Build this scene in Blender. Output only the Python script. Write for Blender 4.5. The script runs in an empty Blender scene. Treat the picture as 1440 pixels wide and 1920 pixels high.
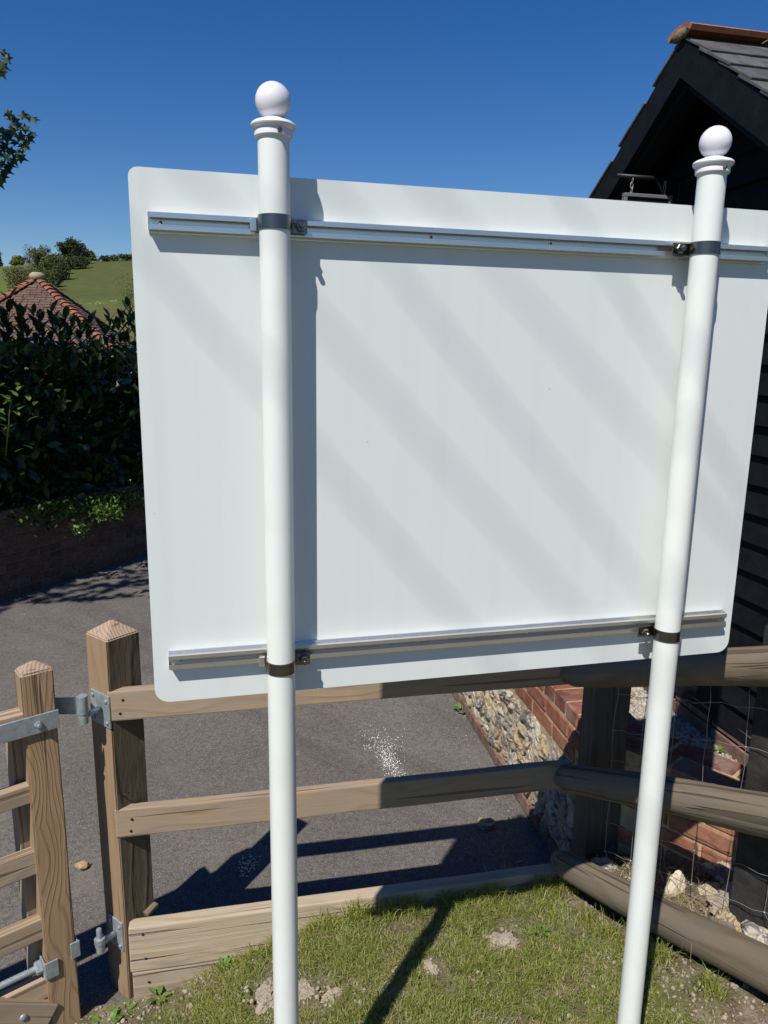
import bpy, bmesh, math, random
import numpy as np
from mathutils import Vector, Matrix, noise as mnoise

random.seed(7)
rng = np.random.default_rng(7)
R = math.radians
scene = bpy.context.scene
COL = scene.collection

# ------------------------------------------------------------------ camera
cam_d = bpy.data.cameras.new('camera')
cam = bpy.data.objects.new('camera', cam_d)
COL.objects.link(cam)
cam_d.sensor_fit = 'VERTICAL'
cam_d.sensor_height = 36.0
cam_d.sensor_width = 27.0
cam_d.lens = 1398.8 / 1920 * 36
cam_d.clip_start = 0.02
cam_d.clip_end = 3000
_x = Vector((0.99988459, 0.00313246, 0.01486603))
_d = Vector((0.01519247, -0.20616134, -0.97840007))
_f = Vector((0.0, 0.978513, -0.20618513))
cm = Matrix((_x, -_d, -_f)).transposed().to_4x4()
cm.translation = Vector((0, 0, 1.8))
cam.matrix_world = cm
scene.camera = cam

# ------------------------------------------------------------------ light
AZ, EL = 206.0, 52.3
world = bpy.data.worlds.new('World')
scene.world = world
world.use_nodes = True
wn = world.node_tree
sky = wn.nodes.new('ShaderNodeTexSky')
sky.sky_type = 'NISHITA'
sky.sun_disc = False
sky.sun_elevation = R(EL)
sky.sun_rotation = R(AZ)
sky.altitude = 100
sky.air_density = 1.0
sky.dust_density = 0.15
sky.ozone_density = 2.6
bg = wn.nodes['Background']
bg.inputs['Strength'].default_value = 0.084
hs_ = wn.nodes.new('ShaderNodeHueSaturation')
hs_.inputs['Saturation'].default_value = 1.40
hs_.inputs['Hue'].default_value = 0.512
wn.links.new(sky.outputs[0], hs_.inputs['Color'])
wn.links.new(hs_.outputs[0], bg.inputs[0])
SUN = Vector((math.cos(R(EL)) * math.sin(R(AZ)), math.cos(R(EL)) * math.cos(R(AZ)), math.sin(R(EL))))  # towards the sun
sd = bpy.data.lights.new('sun', 'SUN')
sd.energy = 5.0
sd.angle = R(0.53)
sd.color = (1.0, 0.955, 0.89)
sun = bpy.data.objects.new('sun', sd)
COL.objects.link(sun)
sun.rotation_euler = SUN.to_track_quat('Z', 'Y').to_euler()
scene.view_settings.view_transform = 'Standard'
scene.view_settings.look = 'None'
scene.view_settings.exposure = 0.11
scene.view_settings.gamma = 1.0
scene.view_settings.use_curve_mapping = False
scene.cycles.max_bounces = 8
scene.cycles.transparent_max_bounces = 8

# ------------------------------------------------------------------ node helper
class NT:
    def __init__(s, name):
        s.m = bpy.data.materials.new(name)
        s.m.use_nodes = True
        s.t = s.m.node_tree
        s.b = s.t.nodes['Principled BSDF']
    def n(s, typ, **kw):
        nd = s.t.nodes.new('ShaderNode' + typ)
        for k, v in kw.items():
            setattr(nd, k, v)
        return nd
    def l(s, a, b):
        s.t.links.new(a, b)
    def set(s, sock, v):
        if isinstance(v, bpy.types.NodeSocket):
            s.l(v, sock)
        else:
            sock.default_value = v
    def math(s, op, a, b=None, c=None, clamp=False):
        nd = s.n('Math', operation=op); nd.use_clamp = clamp
        s.set(nd.inputs[0], a)
        if b is not None: s.set(nd.inputs[1], b)
        if c is not None: s.set(nd.inputs[2], c)
        return nd.outputs[0]
    def vmath(s, op, a, b=None):
        nd = s.n('VectorMath', operation=op)
        s.set(nd.inputs[0], a)
        if b is not None: s.set(nd.inputs[1], b)
        return nd.outputs['Vector'] if op not in ('LENGTH', 'DOT_PRODUCT', 'DISTANCE') else nd.outputs['Value']
    def obj(s, off=True):
        co = s.n('TexCoord').outputs['Object']
        if off:
            rnd = s.n('ObjectInfo').outputs['Random']
            cmb = s.n('CombineXYZ')
            for i, k in enumerate((37.0, 13.0, 71.0)):
                s.l(s.math('MULTIPLY', rnd, k), cmb.inputs[i])
            co = s.vmath('ADD', co, cmb.outputs[0])
        return co
    def scale(s, v, sc):
        nd = s.n('Mapping'); s.l(v, nd.inputs[0]); nd.inputs['Scale'].default_value = sc
        return nd.outputs[0]
    def noise(s, v, sc, detail=4, rough=0.55, dist=0.0, col=False):
        nd = s.n('TexNoise'); s.l(v, nd.inputs['Vector'])
        nd.inputs['Scale'].default_value = sc; nd.inputs['Detail'].default_value = detail
        nd.inputs['Roughness'].default_value = rough; nd.inputs['Distortion'].default_value = dist
        return nd.outputs['Color'] if col else nd.outputs[0]
    def vor(s, v, sc, feat='F1', out='Distance', rand=1.0):
        nd = s.n('TexVoronoi', feature=feat); s.l(v, nd.inputs['Vector'])
        nd.inputs['Scale'].default_value = sc; nd.inputs['Randomness'].default_value = rand
        return nd.outputs[out]
    def ramp(s, f, stops, interp='LINEAR'):
        nd = s.n('ValToRGB'); s.l(f, nd.inputs[0]); cr = nd.color_ramp; cr.interpolation = interp
        while len(cr.elements) < len(stops): cr.elements.new(0.5)
        for e, (p, c) in zip(cr.elements, stops):
            e.position = p
            e.color = (c, c, c, 1) if isinstance(c, (int, float)) else (*c, 1)
        return nd.outputs[0]
    def mix(s, f, a, b, mode='MIX'):
        nd = s.n('Mix', data_type='RGBA', blend_type=mode)
        s.set(nd.inputs[0], f)
        for sock, v in ((nd.inputs[6], a), (nd.inputs[7], b)):
            if isinstance(v, tuple): v = (*v, 1)
            s.set(sock, v)
        return nd.outputs[2]
    def bump(s, h, strength=0.3, dist=0.01, nrm=None):
        nd = s.n('Bump'); s.l(h, nd.inputs['Height'])
        nd.inputs['Strength'].default_value = strength; nd.inputs['Distance'].default_value = dist
        if nrm is not None: s.l(nrm, nd.inputs['Normal'])
        s.l(nd.outputs[0], s.b.inputs['Normal'])
        return nd.outputs[0]
    def color(s, c):
        if isinstance(c, tuple): s.b.inputs['Base Color'].default_value = (*c, 1)
        else: s.l(c, s.b.inputs['Base Color'])
    def rough(s, r): s.set(s.b.inputs['Roughness'], r)
    def random(s): return s.n('ObjectInfo').outputs['Random']

# ------------------------------------------------------------------ materials
def mat_wood(name, light, dark, grey, greyness, ring=95.0, rough=0.85, bump=0.35, knots=1.0, fibre=(6, 150, 150), contrast=0.8):
    """grain runs along the object's local X"""
    t = NT(name)
    co = t.obj()
    lo = t.noise(t.scale(co, (1.6, 7, 7)), 1.0, 2, 0.5)
    kv = t.scale(co, (3.4, 11, 11))
    kd = t.vor(kv, 1.0)
    kb = t.math('POWER', t.math('SUBTRACT', 1.0, t.math('MULTIPLY', kd, 1.35), clamp=True), 1.6)
    sep = t.n('SeparateXYZ'); t.l(co, sep.inputs[0])
    yz = t.math('ADD', t.math('MULTIPLY', sep.outputs[1], 0.8), t.math('MULTIPLY', sep.outputs[2], 0.62))
    d = t.math('ADD', t.math('ADD', yz, t.math('MULTIPLY', lo, 0.085)), t.math('MULTIPLY', kb, 0.05 * knots))
    s = t.math('SINE', t.math('MULTIPLY', d, ring * 6.283))
    s01 = t.math('MULTIPLY_ADD', s, 0.5, 0.5)
    ringm = t.math('POWER', s01, 4.5)
    fib = t.noise(t.scale(co, fibre), 1.0, 3, 0.6)
    blot = t.noise(co, 9.0, 4, 0.6)
    c = t.mix(t.math('MULTIPLY', ringm, contrast), light, dark)
    c = t.mix(t.math('MULTIPLY', t.math('SUBTRACT', fib, 0.35, clamp=True), 1.2), c, tuple(v * 0.62 for v in light))
    knot = t.math('MULTIPLY', t.math('SUBTRACT', 1.0, t.math('MULTIPLY', kd, 5.0), clamp=True), 0.75 * min(knots, 1))
    c = t.mix(knot, c, tuple(v * 0.45 for v in dark))
    gm = t.ramp(blot, [(0.35, max(0, greyness - 0.3)), (0.65, min(1, greyness + 0.3))])
    c = t.mix(gm, c, grey)
    # long drying splits
    cr = t.noise(t.scale(co, (1.1, 55, 55)), 1.0, 2, 0.4)
    split = t.ramp(cr, [(0.61, 0.0), (0.65, 1.0)])
    c = t.mix(t.math('MULTIPLY', split, 0.55), c, tuple(v * 0.25 for v in dark))
    var = t.math('MULTIPLY_ADD', t.random(), 0.34, 0.83)
    hsv = t.n('HueSaturation'); t.l(c, hsv.inputs['Color']); t.l(var, hsv.inputs['Value'])
    t.color(hsv.outputs[0])
    t.rough(rough)
    h = t.math('SUBTRACT', t.math('ADD', t.math('MULTIPLY', fib, 0.5), t.math('MULTIPLY', ringm, 0.4)), t.math('MULTIPLY', split, 1.2))
    t.bump(h, bump, 0.004)
    return t.m

def mat_simple(name, col, rough=0.6, metal=0.0, var=0.0, nscale=30, bump=0.0, spec=None, coat=0.0):
    t = NT(name)
    c = col
    if var:
        nz = t.noise(t.obj(), nscale, 5, 0.6)
        c = t.mix(t.ramp(nz, [(0.3, 0.0), (0.7, 1.0)]), tuple(v * (1 - var) for v in col), tuple(min(1, v * (1 + var)) for v in col))
    t.color(c)
    t.rough(rough)
    t.b.inputs['Metallic'].default_value = metal
    if spec is not None: t.b.inputs['Specular IOR Level'].default_value = spec
    if coat:
        t.b.inputs['Coat Weight'].default_value = coat; t.b.inputs['Coat Roughness'].default_value = 0.08
    if bump: t.bump(t.noise(t.obj(), nscale * 3, 5, 0.65), bump, 0.004)
    return t.m

def mat_varied(name, cols, rough=0.85, nscale=25, bump=0.4, bdist=0.004, stain=None, stain_amt=0.5, attr=None, spec=0.3):
    """colour picked per object, mottled by noise"""
    t = NT(name)
    rnd = t.random()
    if attr:
        a = t.n('Attribute', attribute_name=attr); rnd = a.outputs['Fac']
    n = len(cols)
    c = t.ramp(rnd, [(i / max(1, n - 1), cc) for i, cc in enumerate(cols)])
    co = t.obj()
    nz = t.noise(co, nscale, 5, 0.65)
    c = t.mix(t.ramp(nz, [(0.3, 0.0), (0.72, 1.0)]), t.mix(0.55, c, (0.0, 0.0, 0.0)), c)
    if stain:
        st = t.noise(co, nscale * 0.45, 4, 0.7)
        c = t.mix(t.math('MULTIPLY', t.ramp(st, [(0.5, 0.0), (0.62, 1.0)]), stain_amt), c, stain)
    t.color(c)
    t.rough(rough)
    t.b.inputs['Specular IOR Level'].default_value = spec
    t.bump(t.noise(co, nscale * 4, 6, 0.7), bump, bdist)
    return t.m

M = {}
M['powder'] = None
def mat_panel():
    t = NT('white_painted_sheet')
    co = t.obj(False)
    n1 = t.noise(t.scale(co, (2, 2, 2)), 2.0, 3, 0.5)
    c = t.mix(n1, (0.655, 0.70, 0.675), (0.675, 0.712, 0.695))
    sc = t.noise(t.scale(co, (240, 3, 12)), 1.0, 2, 0.5)
    sm = t.noise(co, 7.0, 3, 0.5)
    m = t.math('MULTIPLY', t.ramp(sc, [(0.72, 0.0), (0.76, 1.0)]), t.ramp(sm, [(0.6, 0.0), (0.68, 0.5)]))
    c = t.mix(m, c, (0.35, 0.37, 0.38))
    stk = t.noise(t.scale(co, (26, 26, 0.7)), 1.0, 3, 0.6)
    c = t.mix(t.math('MULTIPLY', t.ramp(stk, [(0.5, 0.0), (0.75, 1.0)]), 0.10), c, (0.45, 0.47, 0.46))
    dots = t.vor(co, 16.0)
    dm = t.math('MULTIPLY', t.ramp(dots, [(0.012, 1.0), (0.03, 0.0)]), t.ramp(t.noise(co, 5.0, 1), [(0.5, 0.0), (0.55, 0.6)]))
    c = t.mix(dm, c, (0.2, 0.2, 0.2))
    t.color(c)
    t.rough(0.30)
    t.b.inputs['Specular IOR Level'].default_value = 0.45
    t.bump(t.noise(co, 3.0, 2, 0.5), 0.02, 0.01)
    return t.m
M['panel'] = mat_panel()
def mat_post():
    t = NT('white_powder_coat')
    co = t.obj(False)
    n1 = t.noise(co, 12.0, 4, 0.6)
    c = t.mix(t.ramp(n1, [(0.45, 0.0), (0.8, 0.6)]), (0.74, 0.77, 0.725), (0.67, 0.69, 0.645))
    t.color(c); t.rough(0.28)
    t.bump(t.noise(co, 420.0, 2, 0.5), 0.03, 0.001)
    return t.m
M['post'] = mat_post()
M['plastic'] = mat_simple('white_plastic', (0.76, 0.745, 0.785), 0.26, 0, 0.015, 20)
def mat_alu():
    t = NT('mill_aluminium')
    co = t.obj(False)
    nz = t.noise(t.scale(co, (3, 300, 300)), 1.0, 3, 0.6)
    t.color(t.mix(nz, (0.64, 0.63, 0.61), (0.80, 0.785, 0.76)))
    t.b.inputs['Metallic'].default_value = 0.9
    t.rough(0.27)
    t.bump(nz, 0.08, 0.002)
    return t.m
M['alu'] = mat_alu()
M['steel'] = mat_simple('stainless_steel', (0.20, 0.185, 0.17), 0.28, 1.0, 0.12, 40)
M['galv'] = mat_simple('galvanised_steel', (0.36, 0.40, 0.42), 0.55, 0.55, 0.25, 45, 0.15)
M['wood_new'] = mat_wood('treated_softwood', (0.35, 0.225, 0.12), (0.125, 0.062, 0.028), (0.29, 0.20, 0.12), 0.2, ring=85, knots=1.1, contrast=0.55)
M['wood_rail'] = mat_wood('weathered_rail_timber', (0.44, 0.31, 0.185), (0.22, 0.13, 0.07), (0.34, 0.27, 0.20), 0.55, ring=24, knots=0.8, contrast=0.38)
M['wood_sleeper'] = mat_wood('pale_sawn_board', (0.41, 0.32, 0.205), (0.26, 0.18, 0.105), (0.36, 0.30, 0.22), 0.5, ring=14, bump=0.9, knots=0.9, contrast=0.45)
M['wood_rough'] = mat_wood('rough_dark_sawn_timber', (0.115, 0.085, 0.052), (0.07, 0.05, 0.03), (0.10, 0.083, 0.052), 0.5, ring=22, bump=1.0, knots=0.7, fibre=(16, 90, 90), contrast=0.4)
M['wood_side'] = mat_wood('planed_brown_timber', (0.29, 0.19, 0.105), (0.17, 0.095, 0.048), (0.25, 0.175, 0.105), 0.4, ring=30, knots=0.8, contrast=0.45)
M['wood_log'] = mat_wood('grey_weathered_log', (0.195, 0.15, 0.095), (0.075, 0.052, 0.034), (0.16, 0.135, 0.10), 0.5, ring=16, bump=0.9, knots=1.0, contrast=0.6)
M['wood_dark'] = mat_wood('dark_old_post_timber', (0.12, 0.092, 0.06), (0.06, 0.045, 0.03), (0.095, 0.08, 0.056), 0.6, ring=40, bump=0.9, knots=0.7)

def mat_endgrain():
    t = NT('end_grain_timber')
    co = t.obj()
    sep = t.n('SeparateXYZ'); t.l(t.n('TexCoord').outputs['Object'], sep.inputs[0])
    cmb = t.n('CombineXYZ'); t.l(sep.outputs[1], cmb.inputs[0]); t.l(sep.outputs[2], cmb.inputs[1])
    v = t.vmath('ADD', cmb.outputs[0], (0.05, 0.07, 0.0))
    ln = t.vmath('LENGTH', v)
    ln = t.math('ADD', ln, t.math('MULTIPLY', t.noise(co, 14.0, 3), 0.012))
    s = t.math('MULTIPLY_ADD', t.math('SINE', t.math('MULTIPLY', ln, 620.0)), 0.5, 0.5)
    c = t.mix(t.math('MULTIPLY', s, 0.6), (0.38, 0.28, 0.20), (0.24, 0.16, 0.11))
    cr = t.ramp(t.noise(t.scale(co, (1, 90, 16)), 1.0, 3), [(0.62, 0.0), (0.7, 0.8)])
    c = t.mix(cr, c, (0.07, 0.05, 0.035))
    t.color(c); t.rough(0.9)
    t.bump(t.math('SUBTRACT', s, cr), 0.3, 0.003)
    return t.m
M['endgrain'] = mat_endgrain()

def mat_asphalt():
    t = NT('worn_asphalt')
    co = t.obj(False)
    big = t.noise(co, 0.9, 5, 0.6)
    c = t.ramp(big, [(0.25, (0.112, 0.101, 0.090)), (0.5, (0.152, 0.137, 0.121)), (0.75, (0.202, 0.183, 0.163))])
    fine = t.math('ADD', t.math('MULTIPLY', t.noise(co, 160.0, 3, 0.7), 0.6), t.math('MULTIPLY', t.noise(co, 42.0, 4, 0.75), 0.4))
    c = t.mix(t.ramp(fine, [(0.40, 0.75), (0.56, 0.0)]), c, (0.045, 0.040, 0.036))
    sp = t.vor(co, 150.0)
    spc = t.vor(co, 150.0, out='Color')
    sepc = t.n('SeparateColor'); t.l(spc, sepc.inputs[0])
    pick = t.math('GREATER_THAN', sepc.outputs[0], 0.70)
    m = t.math('MULTIPLY', t.ramp(sp, [(0.22, 1.0), (0.42, 0.0)]), pick)
    c = t.mix(t.math('MULTIPLY', m, 0.9), c, (0.33, 0.30, 0.27))
    sp2 = t.vor(co, 46.0); sp2c = t.vor(co, 46.0, out='Color')
    sepd = t.n('SeparateColor'); t.l(sp2c, sepd.inputs[0])
    m2 = t.math('MULTIPLY', t.ramp(sp2, [(0.10, 1.0), (0.17, 0.0)]), t.math('GREATER_THAN', sepd.outputs[1], 0.90))
    c = t.mix(t.math('MULTIPLY', m2, 0.9), c, (0.36, 0.33, 0.29))
    st = t.noise(co, 3.1, 5, 0.7)
    c = t.mix(t.math('MULTIPLY', t.ramp(st, [(0.55, 0.0), (0.72, 1.0)]), 0.35), c, (0.19, 0.165, 0.14))
    t.color(c); t.rough(0.9)
    t.b.inputs['Specular IOR Level'].default_value = 0.3
    t.bump(t.math('ADD', fine, t.math('MULTIPLY', m, 0.6)), 0.7, 0.004)
    return t.m
M['asphalt'] = mat_asphalt()

def mat_soil(name='dry_chalky_soil', green=0.0):
    t = NT(name)
    co = t.obj(False)
    a = t.noise(co, 11.0, 6, 0.7)
    c = t.ramp(a, [(0.3, (0.12, 0.085, 0.055)), (0.5, (0.23, 0.175, 0.12)), (0.7, (0.37, 0.31, 0.235))])
    g = t.noise(co, 60.0, 4, 0.7)
    c = t.mix(t.ramp(g, [(0.35, 0.5), (0.6, 0.0)]), c, (0.05, 0.038, 0.025))
    if green:
        m = t.noise(co, 5.0, 4, 0.6)
        c = t.mix(t.math('MULTIPLY', t.ramp(m, [(0.35, 1.0), (0.62, 0.0)]), green), c, (0.09, 0.11, 0.028))
    v = t.vor(co, 90.0); vc = t.vor(co, 90.0, out='Color'); sp = t.n('SeparateColor'); t.l(vc, sp.inputs[0])
    mm = t.math('MULTIPLY', t.ramp(v, [(0.2, 1.0), (0.35, 0.0)]), t.math('GREATER_THAN', sp.outputs[0], 0.9))
    c = t.mix(mm, c, (0.42, 0.39, 0.33))
    t.color(c); t.rough(0.95)
    t.b.inputs['Specular IOR Level'].default_value = 0.15
    t.bump(t.math('ADD', a, g), 1.0, 0.012)
    return t.m
M['soil'] = mat_soil()
M['turf'] = mat_soil('turf_soil', 0.8)
M['mossy'] = mat_soil('mossy_bank_soil', 0.35)

def mat_terrain():
    t = NT('hill_pasture')
    co = t.obj(False)
    n1 = t.noise(co, 0.02, 5, 0.6)
    n2 = t.noise(t.scale(co, (1, 1, 3)), 0.35, 5, 0.65)
    a = t.n('Attribute', attribute_name='field')
    base = t.ramp(a.outputs['Fac'], [(0.0, (0.092, 0.102, 0.030)), (0.5, (0.115, 0.17, 0.034)), (1.0, (0.14, 0.128, 0.05))])
    c = t.mix(t.ramp(n1, [(0.35, 0.0), (0.7, 0.6)]), base, (0.085, 0.088, 0.03))
    c = t.mix(t.ramp(n2, [(0.4, 0.45), (0.65, 0.0)]), c, (0.045, 0.058, 0.016))
    t.color(c); t.rough(0.95)
    t.b.inputs['Specular IOR Level'].default_value = 0.1
    return t.m
M['terrain'] = mat_terrain()

def mat_leaf(name, c1, c2, rough=0.4, trans=0.25, vein=True, spec=0.5):
    t = NT(name)
    co = t.obj()
    a = t.n('Attribute', attribute_name='tint')
    f = t.math('FRACT', t.math('ADD', a.outputs['Fac'], t.random()))
    c = t.mix(f, c1, c2)
    nz = t.noise(t.n('TexCoord').outputs['Object'], 30.0, 3)
    c = t.mix(t.math('MULTIPLY', nz, 0.35), c, tuple(v * 0.5 for v in c1))
    t.color(c); t.rough(rough)
    t.b.inputs['Specular IOR Level'].default_value = spec
    # thin leaf: a little light passes through
    tr = t.n('BsdfTranslucent'); t.set(tr.inputs['Color'], t.mix(0.5, c, tuple(min(1, v * 2.2) for v in c2)))
    mx = t.n('MixShader'); mx.inputs[0].default_value = trans
    out = t.t.nodes['Material Output']
    t.l(t.b.outputs[0], mx.inputs[1]); t.l(tr.outputs[0], mx.inputs[2]); t.l(mx.outputs[0], out.inputs[0])
    return t.m
M['laurel'] = mat_leaf('laurel_leaf', (0.016, 0.036, 0.010), (0.035, 0.075, 0.014), 0.38, 0.12)
M['ivy'] = mat_leaf('climber_leaf', (0.06, 0.13, 0.02), (0.13, 0.22, 0.03), 0.4, 0.25)
M['sycamore'] = mat_leaf('sycamore_leaf', (0.03, 0.055, 0.012), (0.055, 0.09, 0.02), 0.5, 0.22)
M['weed'] = mat_leaf('weed_leaf', (0.10, 0.19, 0.03), (0.17, 0.30, 0.04), 0.5, 0.3)
M['grass'] = mat_leaf('grass_blade', (0.15, 0.215, 0.026), (0.36, 0.36, 0.09), 0.5, 0.3)
M['straw'] = mat_leaf('dry_grass_blade', (0.34, 0.27, 0.14), (0.52, 0.44, 0.26), 0.7, 0.2)
M['tree_far'] = mat_leaf('hedgerow_leaf', (0.075, 0.092, 0.036), (0.15, 0.17, 0.055), 0.7, 0.2, spec=0.2)
M['tree_dark'] = mat_leaf('dark_evergreen_leaf', (0.04, 0.056, 0.026), (0.085, 0.105, 0.038), 0.7, 0.15, spec=0.2)
M['tree_bare'] = mat_leaf('budding_twig', (0.12, 0.105, 0.075), (0.20, 0.19, 0.14), 0.8, 0.1, spec=0.1)
M['tree_brown'] = mat_leaf('russet_twig', (0.085, 0.06, 0.033), (0.15, 0.105, 0.055), 0.8, 0.1, spec=0.1)
M['tree_lime'] = mat_leaf('spring_leaf', (0.11, 0.14, 0.03), (0.17, 0.21, 0.045), 0.7, 0.25, spec=0.2)
M['bark'] = mat_simple('bark', (0.11, 0.09, 0.07), 0.95, 0, 0.4, 20, 0.8)
M['hedge_shade'] = mat_simple('painted_hedge_shade', (0.022, 0.022, 0.014), 0.95, 0, 0.4, 20, 0.8)  # near-black colour standing for the shade inside the hedge
M['stem'] = mat_simple('green_stem', (0.12, 0.15, 0.06), 0.7, 0, 0.2, 20)

M['brick'] = mat_varied('orange_red_brick', [(0.37, 0.13, 0.07), (0.46, 0.19, 0.105), (0.32, 0.11, 0.065), (0.43, 0.20, 0.12)], 0.9, 30, 0.5, 0.004, (0.30, 0.20, 0.13), 0.45)
M['brick_top'] = mat_varied('weathered_coping_brick', [(0.27, 0.10, 0.075), (0.33, 0.12, 0.08), (0.24, 0.095, 0.07)], 0.92, 16, 0.7, 0.005, (0.27, 0.23, 0.19), 0.55)
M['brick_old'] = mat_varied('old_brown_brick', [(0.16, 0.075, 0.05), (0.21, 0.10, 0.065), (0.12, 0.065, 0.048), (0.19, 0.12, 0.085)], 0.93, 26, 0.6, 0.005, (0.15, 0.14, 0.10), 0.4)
M['plinth'] = mat_varied('dusty_plinth_brick', [(0.21, 0.125, 0.10), (0.25, 0.15, 0.115), (0.18, 0.115, 0.09)], 0.93, 26, 0.5, 0.004, (0.26, 0.21, 0.17), 0.5)
M['mortar'] = mat_simple('sandy_lime_mortar', (0.44, 0.34, 0.19), 0.95, 0, 0.3, 30, 0.9)
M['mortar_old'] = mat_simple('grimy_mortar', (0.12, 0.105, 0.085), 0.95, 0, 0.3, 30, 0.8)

def mat_flint():
    t = NT('knapped_flint')
    co = t.obj()
    rnd = t.random()
    cort = t.ramp(rnd, [(0.0, (0.52, 0.45, 0.32)), (0.35, (0.42, 0.31, 0.17)), (0.6, (0.34, 0.31, 0.26)), (1.0, (0.58, 0.53, 0.42))])
    core = t.ramp(rnd, [(0.0, (0.10, 0.10, 0.11)), (0.5, (0.20, 0.17, 0.14)), (1.0, (0.14, 0.15, 0.17))])
    wn_ = t.n('NewGeometry').outputs['Position']
    n = t.noise(wn_, 13.0, 4, 0.65, 0.6)
    m = t.ramp(n, [(0.52, 0.0), (0.56, 1.0)])
    c = t.mix(m, cort, core)
    c = t.mix(t.ramp(t.noise(co, 70.0, 4, 0.7), [(0.35, 0.5), (0.6, 0.0)]), c, (0.16, 0.12, 0.075))
    t.color(c)
    t.rough(t.ramp(m, [(0.0, 0.85), (1.0, 0.35)]))
    t.bump(t.noise(co, 60.0, 5, 0.7), 0.4, 0.004)
    return t.m
M['flint'] = mat_flint()
M['chalk'] = mat_simple('white_chalk', (0.66, 0.58, 0.43), 0.95, 0, 0.2, 25, 0.5)
M['clod'] = mat_simple('clay_clod', (0.33, 0.275, 0.205), 0.97, 0, 0.3, 30, 0.9)
M['gravel'] = mat_varied('pale_gravel_stone', [(0.34, 0.30, 0.24), (0.52, 0.49, 0.42), (0.42, 0.36, 0.27), (0.60, 0.57, 0.50)], 0.9, 30, 0.3, 0.003, attr='tint')
M['black_paint'] = mat_simple('black_stained_timber', (0.0048, 0.0062, 0.0085), 0.62, 0, 0.5, 18, 0.5, spec=0.22)
M['slate'] = mat_varied('grey_slate', [(0.10, 0.10, 0.105), (0.14, 0.135, 0.135), (0.085, 0.087, 0.095)], 0.75, 14, 0.4, 0.003, (0.17, 0.16, 0.14), 0.4)
M['ridge'] = mat_varied('terracotta_ridge', [(0.46, 0.16, 0.08), (0.52, 0.20, 0.10)], 0.9, 14, 0.5, 0.004, (0.30, 0.24, 0.13), 0.4)
M['lichen'] = mat_simple('lichened_mortar', (0.22, 0.18, 0.11), 0.95, 0, 0.4, 30, 0.8)
M['rooftile'] = mat_varied('plain_clay_tile', [(0.145, 0.085, 0.065), (0.20, 0.105, 0.075), (0.165, 0.115, 0.09), (0.24, 0.125, 0.08)], 0.9, 22, 0.4, 0.004, (0.13, 0.12, 0.10), 0.5)
M['hiptile'] = mat_varied('orange_hip_tile', [(0.34, 0.125, 0.075), (0.41, 0.155, 0.09), (0.29, 0.12, 0.08)], 0.9, 20, 0.4, 0.004, (0.25, 0.18, 0.13), 0.4)
M['sign_frame'] = mat_simple('grey_sign_frame', (0.14, 0.145, 0.15), 0.6, 0, 0.1, 20)
M['sign_face'] = mat_simple('dark_sign_face', (0.02, 0.018, 0.018), 0.4)
M['iron'] = mat_simple('dark_iron', (0.03, 0.032, 0.034), 0.5, 0.6, 0.2, 30)
M['wire'] = mat_simple('galvanised_wire', (0.30, 0.30, 0.29), 0.5, 0.5, 0.15, 30)
M['clodstone'] = mat_varied('tan_loose_stone', [(0.20, 0.155, 0.11), (0.34, 0.28, 0.21), (0.26, 0.20, 0.14), (0.46, 0.42, 0.35)], 0.95, 30, 0.4, 0.003, attr='tint')
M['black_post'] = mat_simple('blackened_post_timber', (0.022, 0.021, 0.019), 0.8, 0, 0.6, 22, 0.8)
M['cable'] = mat_simple('black_cable', (0.02, 0.02, 0.02), 0.6)
M['leafdead'] = mat_simple('dead_leaf', (0.42, 0.30, 0.17), 0.8, 0, 0.3, 40)

# ------------------------------------------------------------------ object helpers
def new_obj(name, mesh, mat=None, parent=None, mw=None, label=None, cat=None, group=None, kind=None):
    o = bpy.data.objects.new(name, mesh)
    COL.objects.link(o)
    if mesh is not None and mat is not None:
        mats = mat if isinstance(mat, (list, tuple)) else [mat]
        if len(mesh.materials) == 0:
            for m in mats: mesh.materials.append(m)
    mw = mw if mw is not None else Matrix.Identity(4)
    if parent is not None:
        o.parent = parent
        o.matrix_basis = WM[parent.name].inverted() @ mw
    else:
        o.matrix_basis = mw
    WM[o.name] = mw.copy()
    if label: o['label'] = label
    if cat: o['category'] = cat
    if group: o['group'] = group
    if kind: o['kind'] = kind
    return o
WM = {}
def thing(name, label, cat, loc=(0, 0, 0), group=None, kind=None):
    return new_obj(name, None, None, None, Matrix.Translation(Vector(loc)), label, cat, group, kind)

def mesh_py(name, v, f, smooth=False):
    me = bpy.data.meshes.new(name)
    me.from_pydata([tuple(p) for p in v], [], [tuple(q) for q in f])
    me.update()
    if smooth:
        me.polygons.foreach_set('use_smooth', [True] * len(me.polygons))
    return me

def box_mesh(name, sx, sy, sz, bevel=0.0, seg=1, centre=(0, 0, 0), wob=0.0, cuts=0):
    bm = bmesh.new()
    bmesh.ops.create_cube(bm, size=1.0)
    bmesh.ops.scale(bm, vec=(sx, sy, sz), verts=bm.verts)
    if cuts:
        es = [e for e in bm.edges if abs((e.verts[0].co - e.verts[1].co).x) > sx * 0.9]
        bmesh.ops.subdivide_edges(bm, edges=es, cuts=cuts, use_grid_fill=True)
    if bevel:
        es = [e for e in bm.edges if len(e.link_faces) == 2 and e.calc_face_angle(0) > 0.5]
        bmesh.ops.bevel(bm, geom=es, offset=bevel, segments=seg, affect='EDGES', profile=0.6)
    bmesh.ops.translate(bm, vec=centre, verts=bm.verts)
    if wob:
        s = random.random() * 50
        for v in bm.verts:
            n = mnoise.noise_vector(v.co * 6 + Vector((s, s, s)))
            v.co += n * wob
    bmesh.ops.recalc_face_normals(bm, faces=bm.faces)
    me = bpy.data.meshes.new(name)
    bm.to_mesh(me); bm.free()
    return me

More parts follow.
